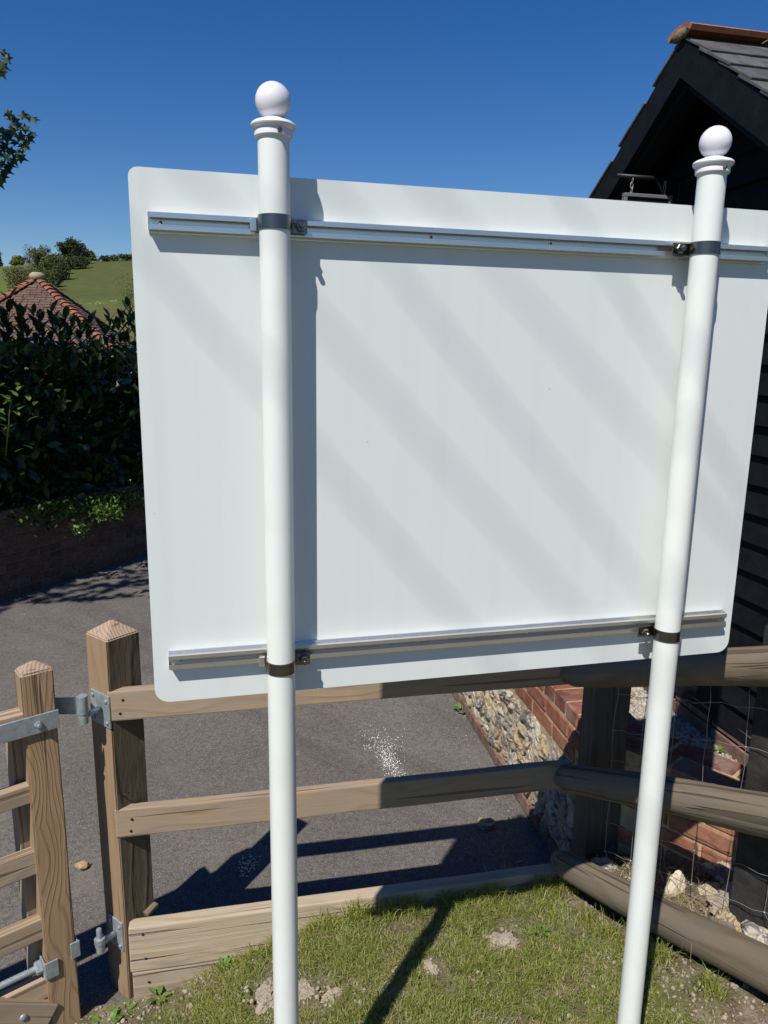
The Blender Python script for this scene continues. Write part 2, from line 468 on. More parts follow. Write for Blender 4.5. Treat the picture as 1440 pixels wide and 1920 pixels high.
def frame(o, x, up=Vector((0, 0, 1))):
    """matrix with local X along x, local Z close to up, origin o"""
    x = Vector(x).normalized(); up = Vector(up)
    y = up.cross(x).normalized(); z = x.cross(y)
    m = Matrix((x, y, z)).transposed().to_4x4()
    m.translation = Vector(o)
    return m

def tube_mesh(name, pts, rad, seg=8, closed=False, cap=True):
    pts = [Vector(p) for p in pts]; n = len(pts)
    rad = rad if isinstance(rad, (list, tuple)) else [rad] * n
    V = []; F = []
    up = Vector((0, 0, 1)); prev = None
    for i, p in enumerate(pts):
        a = pts[(i - 1) % n] if (closed or i > 0) else pts[0]
        b = pts[(i + 1) % n] if (closed or i < n - 1) else pts[-1]
        t = (b - a).normalized()
        if prev is None:
            s = t.orthogonal().normalized()
        else:
            s = (prev - t * prev.dot(t)).normalized()
        prev = s
        u = t.cross(s)
        for k in range(seg):
            an = 2 * math.pi * k / seg
            V.append(p + (s * math.cos(an) + u * math.sin(an)) * rad[i])
    m = n if closed else n - 1
    for i in range(m):
        for k in range(seg):
            a = i * seg + k; b = i * seg + (k + 1) % seg; j = ((i + 1) % n) * seg
            F.append((a, b, j + (k + 1) % seg, j + k))
    if cap and not closed:
        F.append(tuple(range(seg - 1, -1, -1))); F.append(tuple((n - 1) * seg + k for k in range(seg)))
    return mesh_py(name, V, F, True)

def lathe_mesh(name, prof, seg=40):
    """prof: list of (r, z)"""
    V = []; F = []
    for r, z in prof:
        for k in range(seg):
            a = 2 * math.pi * k / seg
            V.append((r * math.cos(a), r * math.sin(a), z))
    for i in range(len(prof) - 1):
        for k in range(seg):
            F.append((i * seg + k, i * seg + (k + 1) % seg, (i + 1) * seg + (k + 1) % seg, (i + 1) * seg + k))
    F.append(tuple(range(seg - 1, -1, -1))); F.append(tuple((len(prof) - 1) * seg + k for k in range(seg)))
    me = mesh_py(name, V, F, True)
    me.set_sharp_from_angle(angle=R(35))
    return me

def prism_mesh(name, poly, length):
    """closed 2D poly (y,z) extruded along x from 0 to length"""
    n = len(poly)
    V = [(0, y, z) for y, z in poly] + [(length, y, z) for y, z in poly]
    F = [(i, (i + 1) % n, n + (i + 1) % n, n + i) for i in range(n)]
    bm = bmesh.new()
    vs = [bm.verts.new(p) for p in V]
    for f in F: bm.faces.new([vs[i] for i in f])
    bm.faces.new([vs[i] for i in range(n - 1, -1, -1)]); bm.faces.new([vs[n + i] for i in range(n)])
    bmesh.ops.triangulate(bm, faces=[f for f in bm.faces if len(f.verts) > 4])
    bmesh.ops.recalc_face_normals(bm, faces=bm.faces)
    me = bpy.data.meshes.new(name); bm.to_mesh(me); bm.free()
    return me

def rock_mesh(name, r=1.0, sub=2, amp=0.3, flat=(1, 1, 1), seed=0, facet=False, freq=1.2):
    bm = bmesh.new()
    bmesh.ops.create_icosphere(bm, subdivisions=sub, radius=1.0)
    o = Vector((seed * 7.3, seed * 3.1, seed * 5.7))
    for v in bm.verts:
        d = v.co.normalized()
        k = 1 + amp * mnoise.noise(d * freq + o) + amp * 0.45 * mnoise.noise(d * freq * 2.6 + o)
        v.co = Vector((d.x * flat[0], d.y * flat[1], d.z * flat[2])) * k * r
    me = bpy.data.meshes.new(name); bm.to_mesh(me); bm.free()
    if not facet:
        me.polygons.foreach_set('use_smooth', [True] * len(me.polygons))
    return me

def rough_rock(name, r, sub, flat, seed, amp=0.5):
    bm = bmesh.new()
    bmesh.ops.create_icosphere(bm, subdivisions=sub, radius=1.0)
    o = Vector((seed * 7.3, seed * 3.1, seed * 5.7))
    for v in bm.verts:
        d = v.co.normalized()
        k = 1 + amp * (0.9 * mnoise.noise(d * 1.4 + o) + 0.55 * abs(mnoise.noise(d * 3.1 + o)) + 0.28 * mnoise.noise(d * 7 + o) + 0.16 * mnoise.noise(d * 15 + o))
        v.co = Vector((d.x * flat[0], d.y * flat[1], d.z * flat[2])) * k * r
    me = bpy.data.meshes.new(name); bm.to_mesh(me); bm.free()
    return me

def fbm(x, y, s=0.0, o=3):
    v = 0.0; a = 1.0
    for i in range(o):
        v += a * mnoise.noise(Vector((x, y, s))); x *= 2.07; y *= 2.07; a *= 0.5
    return v

def smooth(a, b, x):
    t = max(0.0, min(1.0, (x - a) / (b - a)))
    return t * t * (3 - 2 * t)

def to_screen(p):
    q = cm.inverted() @ Vector(p)
    if q.z > -0.01: return (-9999, -9999)
    return (720 + 1398.8 * q.x / -q.z, 960 - 1398.8 * q.y / -q.z)

# ------------------------------------------------------------------ layout constants (metres)
FA = R(12.0)
FD = Vector((math.cos(FA), math.sin(FA), 0)); FN = Vector((-FD.y, FD.x, 0))      # along the fence, and away from the camera
F0 = Vector((0, 2.230, 0))
FS = -0.835                                     # left end of the fence
FE = 0.79
DRIVE = -0.28
LA = Vector((0.65, 2.345, 0)); LB = Vector((0.99, 1.68, 0))
LDir = (LB - LA).normalized(); LN = Vector((-LDir.y, LDir.x, 0))       # LN points to the far side of the log fence
GA = R(40.0); GD = Vector((math.cos(GA), math.sin(GA), 0)); GN = Vector((-GD.y, GD.x, 0))
BD = Vector((-0.227, 0.974, 0)); BN = Vector((-0.974, -0.227, 0))       # barn gable wall direction, and its outward normal

def fence_st(x, y):
    v = Vector((x, y, 0)) - F0
    return v.dot(FD), -v.dot(FN)
def log_uv(x, y):
    v = Vector((x, y, 0)) - LA
    return v.dot(LDir), v.dot(LN)
def bank_z(x, y):
    """grass mound in front of the fence, rising along the log fence"""
    s, t = fence_st(x, y)
    u, v = log_uv(x, y)
    z = -0.045 + 0.05 * smooth(0, 0.6, t)
    z -= 0.205 * smooth(0.0, 0.78, -s - 0.05) * (1 - 0.15 * smooth(0.2, 1.2, t))
    z -= 0.20 * smooth(1.0, 1.5, -s)
    z += 0.16 * smooth(-0.42, 0.02, v) * smooth(0.1, 0.9, u)
    z += 0.10 * smooth(0.9, 2.2, u)
    z += 0.010 * fbm(x * 4, y * 4, 1.0) + 0.007 * fbm(x * 15, y * 15, 4.0)
    return z

def far_z(x, y):
    r = math.hypot(x, y)
    b = math.atan2(x, y)
    top = max(25.5, min(34.5, 27.3 + (b + 0.475) / 0.145 * 5.4)) - 6.0 * smooth(-0.05, 0.6, b)
    top *= 1 if abs(b) < 2.0 else 1 - 0.5 * smooth(2.0, 3.0, abs(b))
    z = -0.42 + top * (smooth(40, 290, r) * 0.8 + 0.2 * smooth(150, 310, r))
    z -= 8 * smooth(320, 900, r)
    z += 0.8 * fbm(x * 0.01, y * 0.01, 9.0) * smooth(60, 200, r)
    return z

# ------------------------------------------------------------------ ground and hills
def polar_terrain():
    radii = [0] + [0.5 * 1.14 ** i for i in range(62)]
    radii = [r for r in radii if r < 1600] + [1700]
    nb = 240
    V = [(0, 0, far_z(0, 0))]
    for r in radii[1:]:
        for k in range(nb):
            a = 2 * math.pi * k / nb
            x, y = r * math.sin(a), r * math.cos(a)
            V.append((x, y, far_z(x, y)))
    F = [(0, 1 + (k + 1) % nb, 1 + k) for k in range(nb)]
    for i in range(len(radii) - 2):
        for k in range(nb):
            a = 1 + i * nb + k; b = 1 + i * nb + (k + 1) % nb
            F.append((a, b, b + nb, a + nb))
    me = mesh_py('terrain', V, F, True)
    at = me.attributes.new('field', 'FLOAT', 'POINT')
    vals = []
    for p in me.vertices:
        x, y = p.co.x, p.co.y
        r = math.hypot(x, y); b = math.degrees(math.atan2(x, y))
        if b < -24.6 and r > 60: vals.append(0.5)
        elif r < 150: vals.append(1.0)
        else: vals.append(0.0)
    at.data.foreach_set('value', vals)
    return me
new_obj('terrain', polar_terrain(), M['terrain'], kind='structure')

# driveway: asphalt sheet over the terrain
def drive_sheet():
    nx, ny = 44, 70
    V = []; F = []
    for j in range(ny + 1):
        y = -4 + 70 * (j / ny) ** 1.7
        for i in range(nx + 1):
            x = -9 + 13 * i / nx - 0.25 * max(0, y - 12)
            V.append((x, y, DRIVE + 0.006 * fbm(x * 0.8, y * 0.8, 2.0) + 0.0025 * fbm(x * 6, y * 6, 3.0)))
    for j in range(ny):
        for i in range(nx):
            a = j * (nx + 1) + i
            F.append((a, a + 1, a + nx + 2, a + nx + 1))
    return mesh_py('driveway', V, F, True)
new_obj('driveway', drive_sheet(), M['asphalt'], kind='structure')

# grass mound (cut by the fence, the gate line and the log fence)
def in_mound(x, y):
    s, t = fence_st(x, y)
    u, v = log_uv(x, y)
    return t > 0.028
def mound():
    N = 150
    V = []; F = []; idx = {}
    s0, s1, t0, t1 = -1.75, 4.0, 0.031, 5.5
    for j in range(N + 1):
        t = t0 + (t1 - t0) * (j / N) ** 1.6
        for i in range(N + 1):
            s = s0 + (s1 - s0) * i / N
            p = F0 + FD * s - FN * t
            V.append((p.x, p.y, bank_z(p.x, p.y)))
    for j in range(N):
        for i in range(N):
            a = j * (N + 1) + i
            F.append((a, a + N + 1, a + N + 2, a + 1))
    return mesh_py('grass_bank', V, F, True)
new_obj('grass_bank', mound(), M['turf'], kind='structure')

# stony bank beyond the log fence, up to the walls
def bank2_z(u, v):
    return 0.02 + 0.33 * max(-0.3, u) * (0.9 if u < 1 else 1) + 0.02 * v
def stony_bank():
    N = 90
    V = []; F = []
    for j in range(N + 1):
        v = 0.0 + 1.25 * j / N
        for i in range(N + 1):
            u = -0.06 + 2.6 * i / N
            p = LA + LDir * u + LN * v
            w = smooth(0.0, 0.12, u + 0.06)
            z = bank2_z(u, v) + 0.022 * fbm(p.x * 9, p.y * 9, 6.0) + 0.012 * fbm(p.x * 30, p.y * 30, 7.0)
            z = DRIVE - 0.02 + (z - DRIVE + 0.02) * w
            if v < 0.02: z -= 0.05
            V.append((p.x, p.y, z))
    for j in range(N):
        for i in range(N):
            a = j * (N + 1) + i
            F.append((a, a + 1, a + N + 2, a + N + 1))
    return mesh_py('stony_bank', V, F, True)
new_obj('stony_bank', stony_bank(), M['mossy'], kind='structure')

# gravel bed between the wall and the barn
bed_z = 0.385
me = mesh_py('gravel_bed', [(0.86, 2.60, bed_z), (0.45, 4.8, bed_z), (0.2, 6.4, bed_z), (0.43, 6.4, bed_z), (0.80, 4.8, bed_z),
                            (1.25, 2.9, bed_z), (1.47, 1.87, bed_z), (1.42, 1.87, bed_z), (1.15, 2.24, bed_z), (0.95, 2.45, bed_z)],
             [tuple(range(9, -1, -1))])
new_obj('gravel_bed', me, M['mortar'], kind='structure')

# ------------------------------------------------------------------ NOTICE BOARD SEEN FROM BEHIND
TH = 0.2409
SD = Vector((math.cos(TH), math.sin(TH), 0)); SN = Vector((-SD.y, SD.x, 0))
PL = Vector((-0.1928, 1.3398, 0)); PR = PL + SD * 0.8384
RAD = 0.0266
GAP = 0.0518
sign = thing('notice_board', 'large white metal notice board seen from behind, on two white ball topped posts', 'notice board', PL + SN * GAP)
SM = frame(PL, SD)        # local X along board, local Y away from camera, Z up
def sm(x, y, z): return SM @ Matrix.Translation((x, y, z))
# panel: rounded rectangle sheet, 3 mm thick
def rounded_panel(x0, x1, z0, z1, r, th):
    pts = []
    for sx_, sz_, a0, r in ((1, 1, 0, 0.016), (-1, 1, 90, 0.016), (-1, -1, 180, 0.028), (1, -1, 270, 0.028)):
        cx = x1 - r if sx_ > 0 else x0 + r; cz = z1 - r if sz_ > 0 else z0 + r
        for k in range(7):
            a = R(a0 + 15 * k); pts.append((cx + r * math.cos(a), cz + r * math.sin(a)))
    n = len(pts)
    bm = bmesh.new()
    A = [bm.verts.new((x, 0, z)) for x, z in pts]; B = [bm.verts.new((x, th, z)) for x, z in pts]
    bm.faces.new(A); bm.faces.new(B[::-1])
    for i in range(n): bm.faces.new((A[i], A[(i + 1) % n], B[(i + 1) % n], B[i]))
    bmesh.ops.recalc_face_normals(bm, faces=bm.faces)
    me = bpy.data.meshes.new('panel'); bm.to_mesh(me); bm.free()
    return me
XL, XR, ZT, ZB = -0.2379, 1.0415, 2.1016, 1.1346
new_obj('panel', rounded_panel(XL, XR, ZB, ZT, 0.028, 0.003), M['panel'], sign, sm(0, GAP, 0))
# sign rails: open channel, slot faces the posts
def rail_profile():
    d = 0.0195; h = 0.0135; w = 0.0025
    # y from 0 (at panel) to -d ; z from -h..h
    return [(0, -h - 0.004), (0, h + 0.004), (-0.0025, h + 0.004), (-0.0025, h), (-d, h), (-d, 0.0062), (-d + 0.003, 0.0062), (-d + 0.003, h - w),
            (-0.004, h - w), (-0.004, -h + w), (-d + 0.003, -h + w), (-d + 0.003, -0.0050), (-d, -0.0050), (-d, -h), (-0.0025, -h), (-0.0025, -h - 0.004)]
for (x0, x1, z) in ((-0.2086, 1.0185, 2.0140), (-0.2086, 1.0120, 1.2225)):
    rl = new_obj('rail', prism_mesh('rail', rail_profile(), x1 - x0), M['alu'], sign, sm(x0, GAP - 0.0006, z))
    for xs in (0.02, 0.26, 0.50, 0.74, 1.0):
        if x0 + xs < x1:
            new_obj('rivet', lathe_mesh('rivet', [(0.0001, 0), (0.0032, 0.0004), (0.0032, 0.0012), (0.0015, 0.0026), (0.0001, 0.0028)], 10), M['steel'], rl,
                    sm(x0 + xs, GAP - 0.0046, z) @ Matrix.Rotation(R(90), 4, 'X'))
# posts
tube_me = lathe_mesh('post', [(RAD, -0.45), (RAD, 2.158)], 64)
ball_prof = []
for k in range(0, 25):
    a = math.pi * (k / 24)
    if k == 0: continue
    r = 0.0292 * math.sin(a); z = 2.2055 - 0.0292 * math.cos(a)
    if z > 2.1805: ball_prof.append((max(r, 0.0002), z))
ball_me = lathe_mesh('ball', [(0.0152, 2.1775), (0.0150, 2.1790)] + ball_prof, 48)
collar_me = lathe_mesh('collar', [(0.0272, 2.1480), (0.0305, 2.1485), (0.0318, 2.1500), (0.0318, 2.1585), (0.0312, 2.1605), (0.0352, 2.1625), (0.0372, 2.1645), (0.0378, 2.1670), (0.0366, 2.1700),
                                  (0.0335, 2.1722), (0.0270, 2.1745), (0.0215, 2.1765), (0.0180, 2.1785), (0.0156, 2.1790), (0.0002, 2.1790)], 56)
screw_me = lathe_mesh('screw', [(0.0036, -0.002), (0.0036, 0.005), (0.0026, 0.0062), (0.0002, 0.0065)], 8)
def hexbolt(name, r, h, shaft_r, shaft_l):
    V = []; F = []
    def ring(rr, z, n=6):
        s = len(V)
        for k in range(n):
            a = 2 * math.pi * k / n; V.append((rr * math.cos(a), rr * math.sin(a), z))
        return s
    a = ring(r, 0); b = ring(r, h * 0.8); c = ring(r * 0.82, h)
    for p, q in ((a, b), (b, c)):
        for k in range(6): F.append((p + k, p + (k + 1) % 6, q + (k + 1) % 6, q + k))
    F.append(tuple(a + k for k in range(5, -1, -1))); F.append(tuple(c + k for k in range(6)))
    s0 = len(V)
    for z in (h, h + shaft_l - 0.001, h + shaft_l):
        rr = shaft_r if z < h + shaft_l else shaft_r * 0.8
        for k in range(12):
            an = 2 * math.pi * k / 12; V.append((rr * math.cos(an), rr * math.sin(an), z))
    for i in range(2):
        for k in range(12): F.append((s0 + i * 12 + k, s0 + i * 12 + (k + 1) % 12, s0 + (i + 1) * 12 + (k + 1) % 12, s0 + (i + 1) * 12 + k))
    F.append(tuple(s0 + 24 + k for k in range(12)))
    return mesh_py(name, V, F)
bolt_me = hexbolt('bolt', 0.0095, 0.008, 0.0045, 0.011)
for (P, sx, side) in ((PL, 0.0, 1), (PR, 0.8384, -1)):
    po = new_obj('post', tube_me, M['post'], sign, Matrix.Translation(P))
    new_obj('collar', collar_me, M['plastic'], po, Matrix.Translation(P))
    new_obj('ball', ball_me, M['plastic'], po, Matrix.Translation(P))
    # grub screw on the collar, to the right of centre
    v = Vector((0.42, -0.90, 0)).normalized() if side == 1 else Vector((0.28, -0.96, 0)).normalized()
    mm = v.to_track_quat('Z', 'X').to_matrix().to_4x4(); mm.translation = P + v * 0.0315 + Vector((0, 0, 2.1545))
    new_obj('screw', screw_me, M['steel'], po, mm)
    for zc in (2.0158 if sx == 0 else 2.0125, 1.2150):
        # strap band round the post with two lugs going back to the rail
        hb = 0.0115; ro = RAD + 0.0022
        V = []; F = []
        prof = []
        nseg = 44
        a0, a1 = R(128), R(412)
        path = [(-0.031 , 0.0265)] + [(ro * math.cos(a0 + (a1 - a0) * k / nseg), ro * math.sin(a0 + (a1 - a0) * k / nseg)) for k in range(nseg + 1)] + [(0.031, 0.0265)]
        if side == 1: path = path[:-1] + [(0.031, 0.0185), (0.058, 0.0185)]
        else: path = [(-0.058, 0.0185), (-0.031, 0.0185)] + path[1:]
        n = len(path)
        for (x, y) in path:
            r = math.hypot(x, y); kx, ky = (x / r * (r - 0.002), y / r * (r - 0.002))
            if abs(x) > 0.0305: kx, ky = x, y + 0.002
            V += [(x, y, -hb), (x, y, hb), (kx, ky, hb), (kx, ky, -hb)]
        for i in range(n - 1):
            for k in range(4): F.append((i * 4 + k, i * 4 + (k + 1) % 4, (i + 1) * 4 + (k + 1) % 4, (i + 1) * 4 + k))
        F.append((3, 2, 1, 0)); F.append((n * 4 - 4, n * 4 - 3, n * 4 - 2, n * 4 - 1))
        me = mesh_py('clamp', V, F, True); me.set_sharp_from_angle(angle=R(30))
        cl = new_obj('clamp', me, M['steel'], sign, sm(sx, 0, zc))
        rot = Matrix.Rotation(R(90), 4, 'X')
        new_obj('bolt', bolt_me, M['steel'], cl, sm(sx + 0.046 * side, 0.0165, zc) @ rot)
        new_obj('washer', lathe_mesh('washer', [(0.0095, 0), (0.0095, 0.0015), (0.004, 0.0016)], 20), M['steel'], cl, sm(sx + 0.046 * side, 0.0172, zc) @ rot)
        # clear plastic-looking inner packer on the far side, pale
        new_obj('packer', box_mesh('packer', 0.012, 0.016, 0.020, 0.0015), M['alu'], cl, sm(sx - 0.034 * side, 0.030, zc))
        new_obj('bolt', hexbolt('cross_bolt', 0.006, 0.005, 0.003, 0.012), M['steel'], cl, sm(sx + 0.033 * side, 0.022, zc + 0.001) @ Matrix.Rotation(R(90 * side), 4, 'Y') @ Matrix.Rotation(0.3, 4, 'Z'))

# ------------------------------------------------------------------ timber helpers
def timber(name, a, b, w, h, mat, parent, bevel=0.004, up=(0, 0, 1), wob=0.0012, cuts=8, at='centre', label=None):
    """square timber from a to b; h along up, w across"""
    a, b = Vector(a), Vector(b)
    L = (b - a).length
    me = box_mesh(name, L, w, h, bevel, 2, (L / 2, 0, 0), wob, cuts)
    return new_obj(name, me, mat, parent, frame(a, b - a, up), label=label)

def point_post_mesh(name, w, d, z0, z1, apex, bevel=0.004):
    """square post along local X (grain) with a four sided pointed top; faces: sides slot 0/2 (front -> slot 0, left side -> slot 1), top slot 2"""
    bm = bmesh.new()
    ns = 14
    rings = []
    for i in range(ns + 1):
        x = z0 + (z1 - z0) * i / ns
        rings.append([bm.verts.new((x, sy * w / 2, sz * d / 2)) for sy, sz in ((-1, -1), (1, -1), (1, 1), (-1, 1))])
    for i in range(ns):
        for k in range(4):
            bm.faces.new((rings[i][k], rings[i + 1][k], rings[i + 1][(k + 1) % 4], rings[i][(k + 1) % 4]))
    ap = bm.verts.new((z1 + apex, 0, 0))
    tops = []
    for k in range(4): tops.append(bm.faces.new((rings[-1][k], ap, rings[-1][(k + 1) % 4])))
    bm.faces.new(rings[0])
    bmesh.ops.recalc_face_normals(bm, faces=bm.faces)
    es = [e for e in bm.edges if len(e.link_faces) == 2 and e.calc_face_angle(0) > 0.8]
    bmesh.ops.bevel(bm, geom=es, offset=bevel, segments=2, affect='EDGES')
    s = random.random() * 40
    for v in bm.verts:
        v.co += mnoise.noise_vector(v.co * 5 + Vector((s, 0, 0))) * 0.0018
    for f in bm.faces:
        n = f.normal
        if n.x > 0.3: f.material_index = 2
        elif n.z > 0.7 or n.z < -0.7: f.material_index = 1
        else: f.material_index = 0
    me = bpy.data.meshes.new(name); bm.to_mesh(me); bm.free()
    return me

def upright(o, face_dir):
    """matrix: local X up, local -Y along face normal (front), local Z sideways"""
    x = Vector((0, 0, 1)); y = -Vector(face_dir).normalized(); z = x.cross(y)
    m = Matrix((x, y, z)).transposed().to_4x4(); m.translation = Vector(o)
    return m

# ------------------------------------------------------------------ gate post
GP_A = R(53); gpd = Vector((math.cos(GP_A), math.sin(GP_A), 0)); gpn = Vector((-gpd.y, gpd.x, 0))
gw = 0.112
gpc = Vector((-0.808, 2.058, 0)) + gpd * gw / 2 + gpn * gw / 2
gp = thing('gate_post', 'stout square brown timber gate post with pointed top, between the gate and the white sign', 'gate post', gpc + Vector((0, 0, -0.3)))
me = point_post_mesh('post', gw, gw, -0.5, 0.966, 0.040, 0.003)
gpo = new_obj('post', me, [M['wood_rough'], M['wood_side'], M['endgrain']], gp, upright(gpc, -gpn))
# bent nail sticking out
nb = Vector((-0.808, 2.058, 0.465)) + gpd * 0.012
new_obj('nail', tube_mesh('nail', [nb, nb - gpn * 0.018 + gpd * 0.008, nb - gpn * 0.024 + gpd * 0.02 + Vector((0, 0, 0.004))], 0.0022, 8), M['iron'], gp)
# shims / nails: hinge plates on the left face
left_face = Vector((-0.808, 2.058, 0)) - gpd * 0.0
ln = -gpd      # outward normal of the left face
def hinge_on_post(zc, full):
    c = Vector((-0.808, 2.058, zc)) + gpn * 0.047 + ln * 0.003
    m = frame(c, gpn)     # local X along left face away from camera
    pl = new_obj('hinge_plate', box_mesh('hinge_plate', 0.096 if full else 0.075, 0.006, 0.105, 0.001, 1), M['galv'], gp, m)
    for dx, dz in ((-0.034, 0.034), (0.034, 0.038), (-0.034, -0.036), (0.034, -0.036)):
        if not full: dx *= 0.72
        p = c + gpn * dx + ln * 0.004 + Vector((0, 0, dz))
        mm = ln.to_track_quat('Z', 'Y').to_matrix().to_4x4(); mm.translation = p
        new_obj('bolt', lathe_mesh('bolt', [(0.0065, 0), (0.0058, 0.003), (0.003, 0.0048), (0.0002, 0.005)], 12), M['galv'], pl, mm)
    tip = c + ln * 0.066 - gpn * 0.012
    new_obj('hinge_arm', tube_mesh('hinge_arm', [c + ln * 0.002, c + ln * 0.03, tip], [0.0095, 0.009, 0.009], 10), M['galv'], pl)
    new_obj('hinge_pin', lathe_mesh('hinge_pin', [(0.0145, -0.016), (0.0145, 0.012), (0.0085, 0.014), (0.0085, 0.060), (0.007, 0.064), (0.0002, 0.065)], 18), M['galv'], pl, Matrix.Translation(tip))
    return tip
tip1 = hinge_on_post(0.740, True)
tip2 = hinge_on_post(-0.045, False)

# ------------------------------------------------------------------ gate
s_r = Vector((-0.922, 1.956, 0)); s_l = Vector((-0.988, 1.899, 0))
sc = (s_r + s_l) / 2 + GN * 0.035
gate = thing('field_gate', 'brown wooden five bar field gate hung on the stout gate post at the left edge', 'gate', sc + Vector((0, 0, -0.28)))
st = new_obj('stile', point_post_mesh('stile', 0.068, 0.087, -0.32, 0.924, 0.027), [M['wood_new'], M['wood_side'], M['endgrain']], gate, upright(sc, -GN))
def gate_rail(zc, h, w=0.034, length=1.6, back=0.032):
    b = sc - GD * 0.040 + GN * (back - 0.035) + Vector((0, 0, zc)); a = b - GD * length
    return timber('bar', a, b, w, h, M['wood_rail'], gate, 0.003)
gate_rail(0.777, 0.070, 0.053)
gate_rail(0.558, 0.056)
gate_rail(0.338, 0.074)
gate_rail(0.114, 0.068)
gate_rail(-0.092, 0.068)
# diagonal brace low on the near side
br_a = sc - GD * 0.045 - GN * 0.028 + Vector((0, 0, -0.184)); br_b = sc - GD * 1.3 - GN * 0.028 + Vector((0, 0, 0.655))
brace = timber('brace', br_b, br_a, 0.030, 0.085, M['wood_rail'], gate, 0.003)
mm = (-GN).to_track_quat('Z', 'Y').to_matrix().to_4x4(); mm.translation = sc - GD * 0.12 - GN * 0.043 + Vector((0, 0, -0.130))
new_obj('bolt', lathe_mesh('bolt', [(0.011, 0), (0.0095, 0.004), (0.004, 0.006), (0.0002, 0.0065)], 16), M['galv'], brace, mm)
# second vertical on the far side behind the stile (dark)
timber('upright', sc - GD * 0.055 + GN * 0.062 + Vector((0, 0, -0.25)), sc - GD * 0.055 + GN * 0.062 + Vector((0, 0, 0.75)), 0.03, 0.07, M['wood_rail'], gate, 0.003, up=GN)
# strap hinge: flat bar across stile front, folding back round to the pin
zs = 0.775
sf = sc - GN * 0.0375
strap_pts = [sf - GD * 1.1 + Vector((0, 0, zs)), sf + GD * 0.0465 + Vector((0, 0, zs))]
V = []; F = []
def ribbon(name, pts, half, th, mat, parent):
    V = []; F = []
    for i, p in enumerate(pts):
        a = pts[max(0, i - 1)]; b = pts[min(len(pts) - 1, i + 1)]
        t = (b - a).normalized(); n = Vector((t.y, -t.x, 0)).normalized()
        for dz in (-half, half):
            for dn in (0, 1):
                V.append(p + Vector((0, 0, dz)) + n * dn * th)
    # per ring: 0:(-,0) 1:(-,th) 2:(+,0) 3:(+,th)
    for i in range(len(pts) - 1):
        a = i * 4; b = a + 4
        for q in ((0, 1), (1, 3), (3, 2), (2, 0)):
            F.append((a + q[0], a + q[1], b + q[1], b + q[0]))
    F.append((0, 2, 3, 1)); e = (len(pts) - 1) * 4; F.append((e, e + 1, e + 3, e + 2))
    bm = bmesh.new(); vs = [bm.verts.new(v) for v in V]
    for f in F: bm.faces.new([vs[i] for i in f])
    bmesh.ops.recalc_face_normals(bm, faces=bm.faces)
    bmesh.ops.bevel(bm, geom=[e for e in bm.edges if e.calc_face_angle(0) > 1.0], offset=0.0012, segments=1, affect='EDGES')
    me = bpy.data.meshes.new(name); bm.to_mesh(me); bm.free()
    return new_obj(name, me, mat, parent)
strap = ribbon('strap_hinge', strap_pts, 0.0275, 0.006, M['galv'], gate)
# back strap leading to the eye on the pin
ebk = [sf + GD * 0.049 + GN * 0.004 + Vector((0, 0, zs - 0.001)), sf + GD * 0.053 + GN * 0.06 + Vector((0, 0, zs - 0.001))]
p_in = Vector((tip1.x, tip1.y, 0))
ribbon('strap_return', [sc + GN * 0.037 + GD * 0.0 + Vector((0, 0, zs + 0.008)), sc + GN * 0.030 + GD * 0.050 + Vector((0, 0, zs + 0.010)), p_in - GD * 0.014 + GN * 0.010 + Vector((0, 0, tip1.z + 0.040))], 0.026, 0.006, M['galv'], gate)
new_obj('hinge_eye', lathe_mesh('hinge_eye', [(0.011, -0.028), (0.0165, -0.027), (0.0165, 0.028), (0.011, 0.029)], 22), M['galv'], gate, Matrix.Translation(p_in + Vector((0, 0, tip1.z + 0.042))))
mm = (-GN).to_track_quat('Z', 'Y').to_matrix().to_4x4(); mm.translation = sf - GD * 0.010 - GN * 0.006 + Vector((0, 0, zs))
bo = new_obj('bolt', hexbolt('strap_bolt', 0.0105, 0.007, 0.006, 0.010), M['galv'], gate, mm)
# lower adjustable hinge: two brackets on the stile and a threaded rod with nut
zb = 0.015
def bracket(name, p, wx, wy, h):
    return new_obj(name, box_mesh(name, wx, wy, h, 0.0015, 1), M['galv'], gate, frame(p, GD))
bracket('bracket', sc - GD * 0.030 - GN * 0.0385 + Vector((0, 0, zb - 0.035)), 0.038, 0.005, 0.058)
bracket('bracket', sc - GD * 0.0485 - GN * 0.012 + Vector((0, 0, zb - 0.035)), 0.005, 0.055, 0.058)
bracket('bracket', sc + GD * 0.040 - GN * 0.0385 + Vector((0, 0, zb - 0.006)), 0.028, 0.005, 0.055)
bracket('bracket', sc + GD * 0.0485 - GN * 0.015 + Vector((0, 0, zb - 0.006)), 0.005, 0.050, 0.055)
rodv = []
n = 90
for i in range(n):
    rodv.append(sc - GD * (0.055 + 0.34 * i / (n - 1)) - GN * 0.008 + Vector((0, 0, zb - 0.034)))
new_obj('threaded_rod', tube_mesh('threaded_rod', rodv, [0.0105 if i % 2 else 0.0092 for i in range(n)], 12), M['galv'], gate)
mm = (-GD).to_track_quat('Z', 'Y').to_matrix().to_4x4(); mm.translation = sc - GD * 0.052 - GN * 0.008 + Vector((0, 0, zb - 0.034))
new_obj('nut', hexbolt('nut', 0.020, 0.018, 0.0105, 0.002), M['galv'], gate, mm)
# eye bracket hooking the lower pin
new_obj('hinge_eye', lathe_mesh('hinge_eye', [(0.0095, -0.010), (0.0165, -0.009), (0.0165, 0.009), (0.0095, 0.010)], 20), M['galv'], gate, Matrix.Translation(Vector((tip2.x, tip2.y, tip2.z + 0.022))))

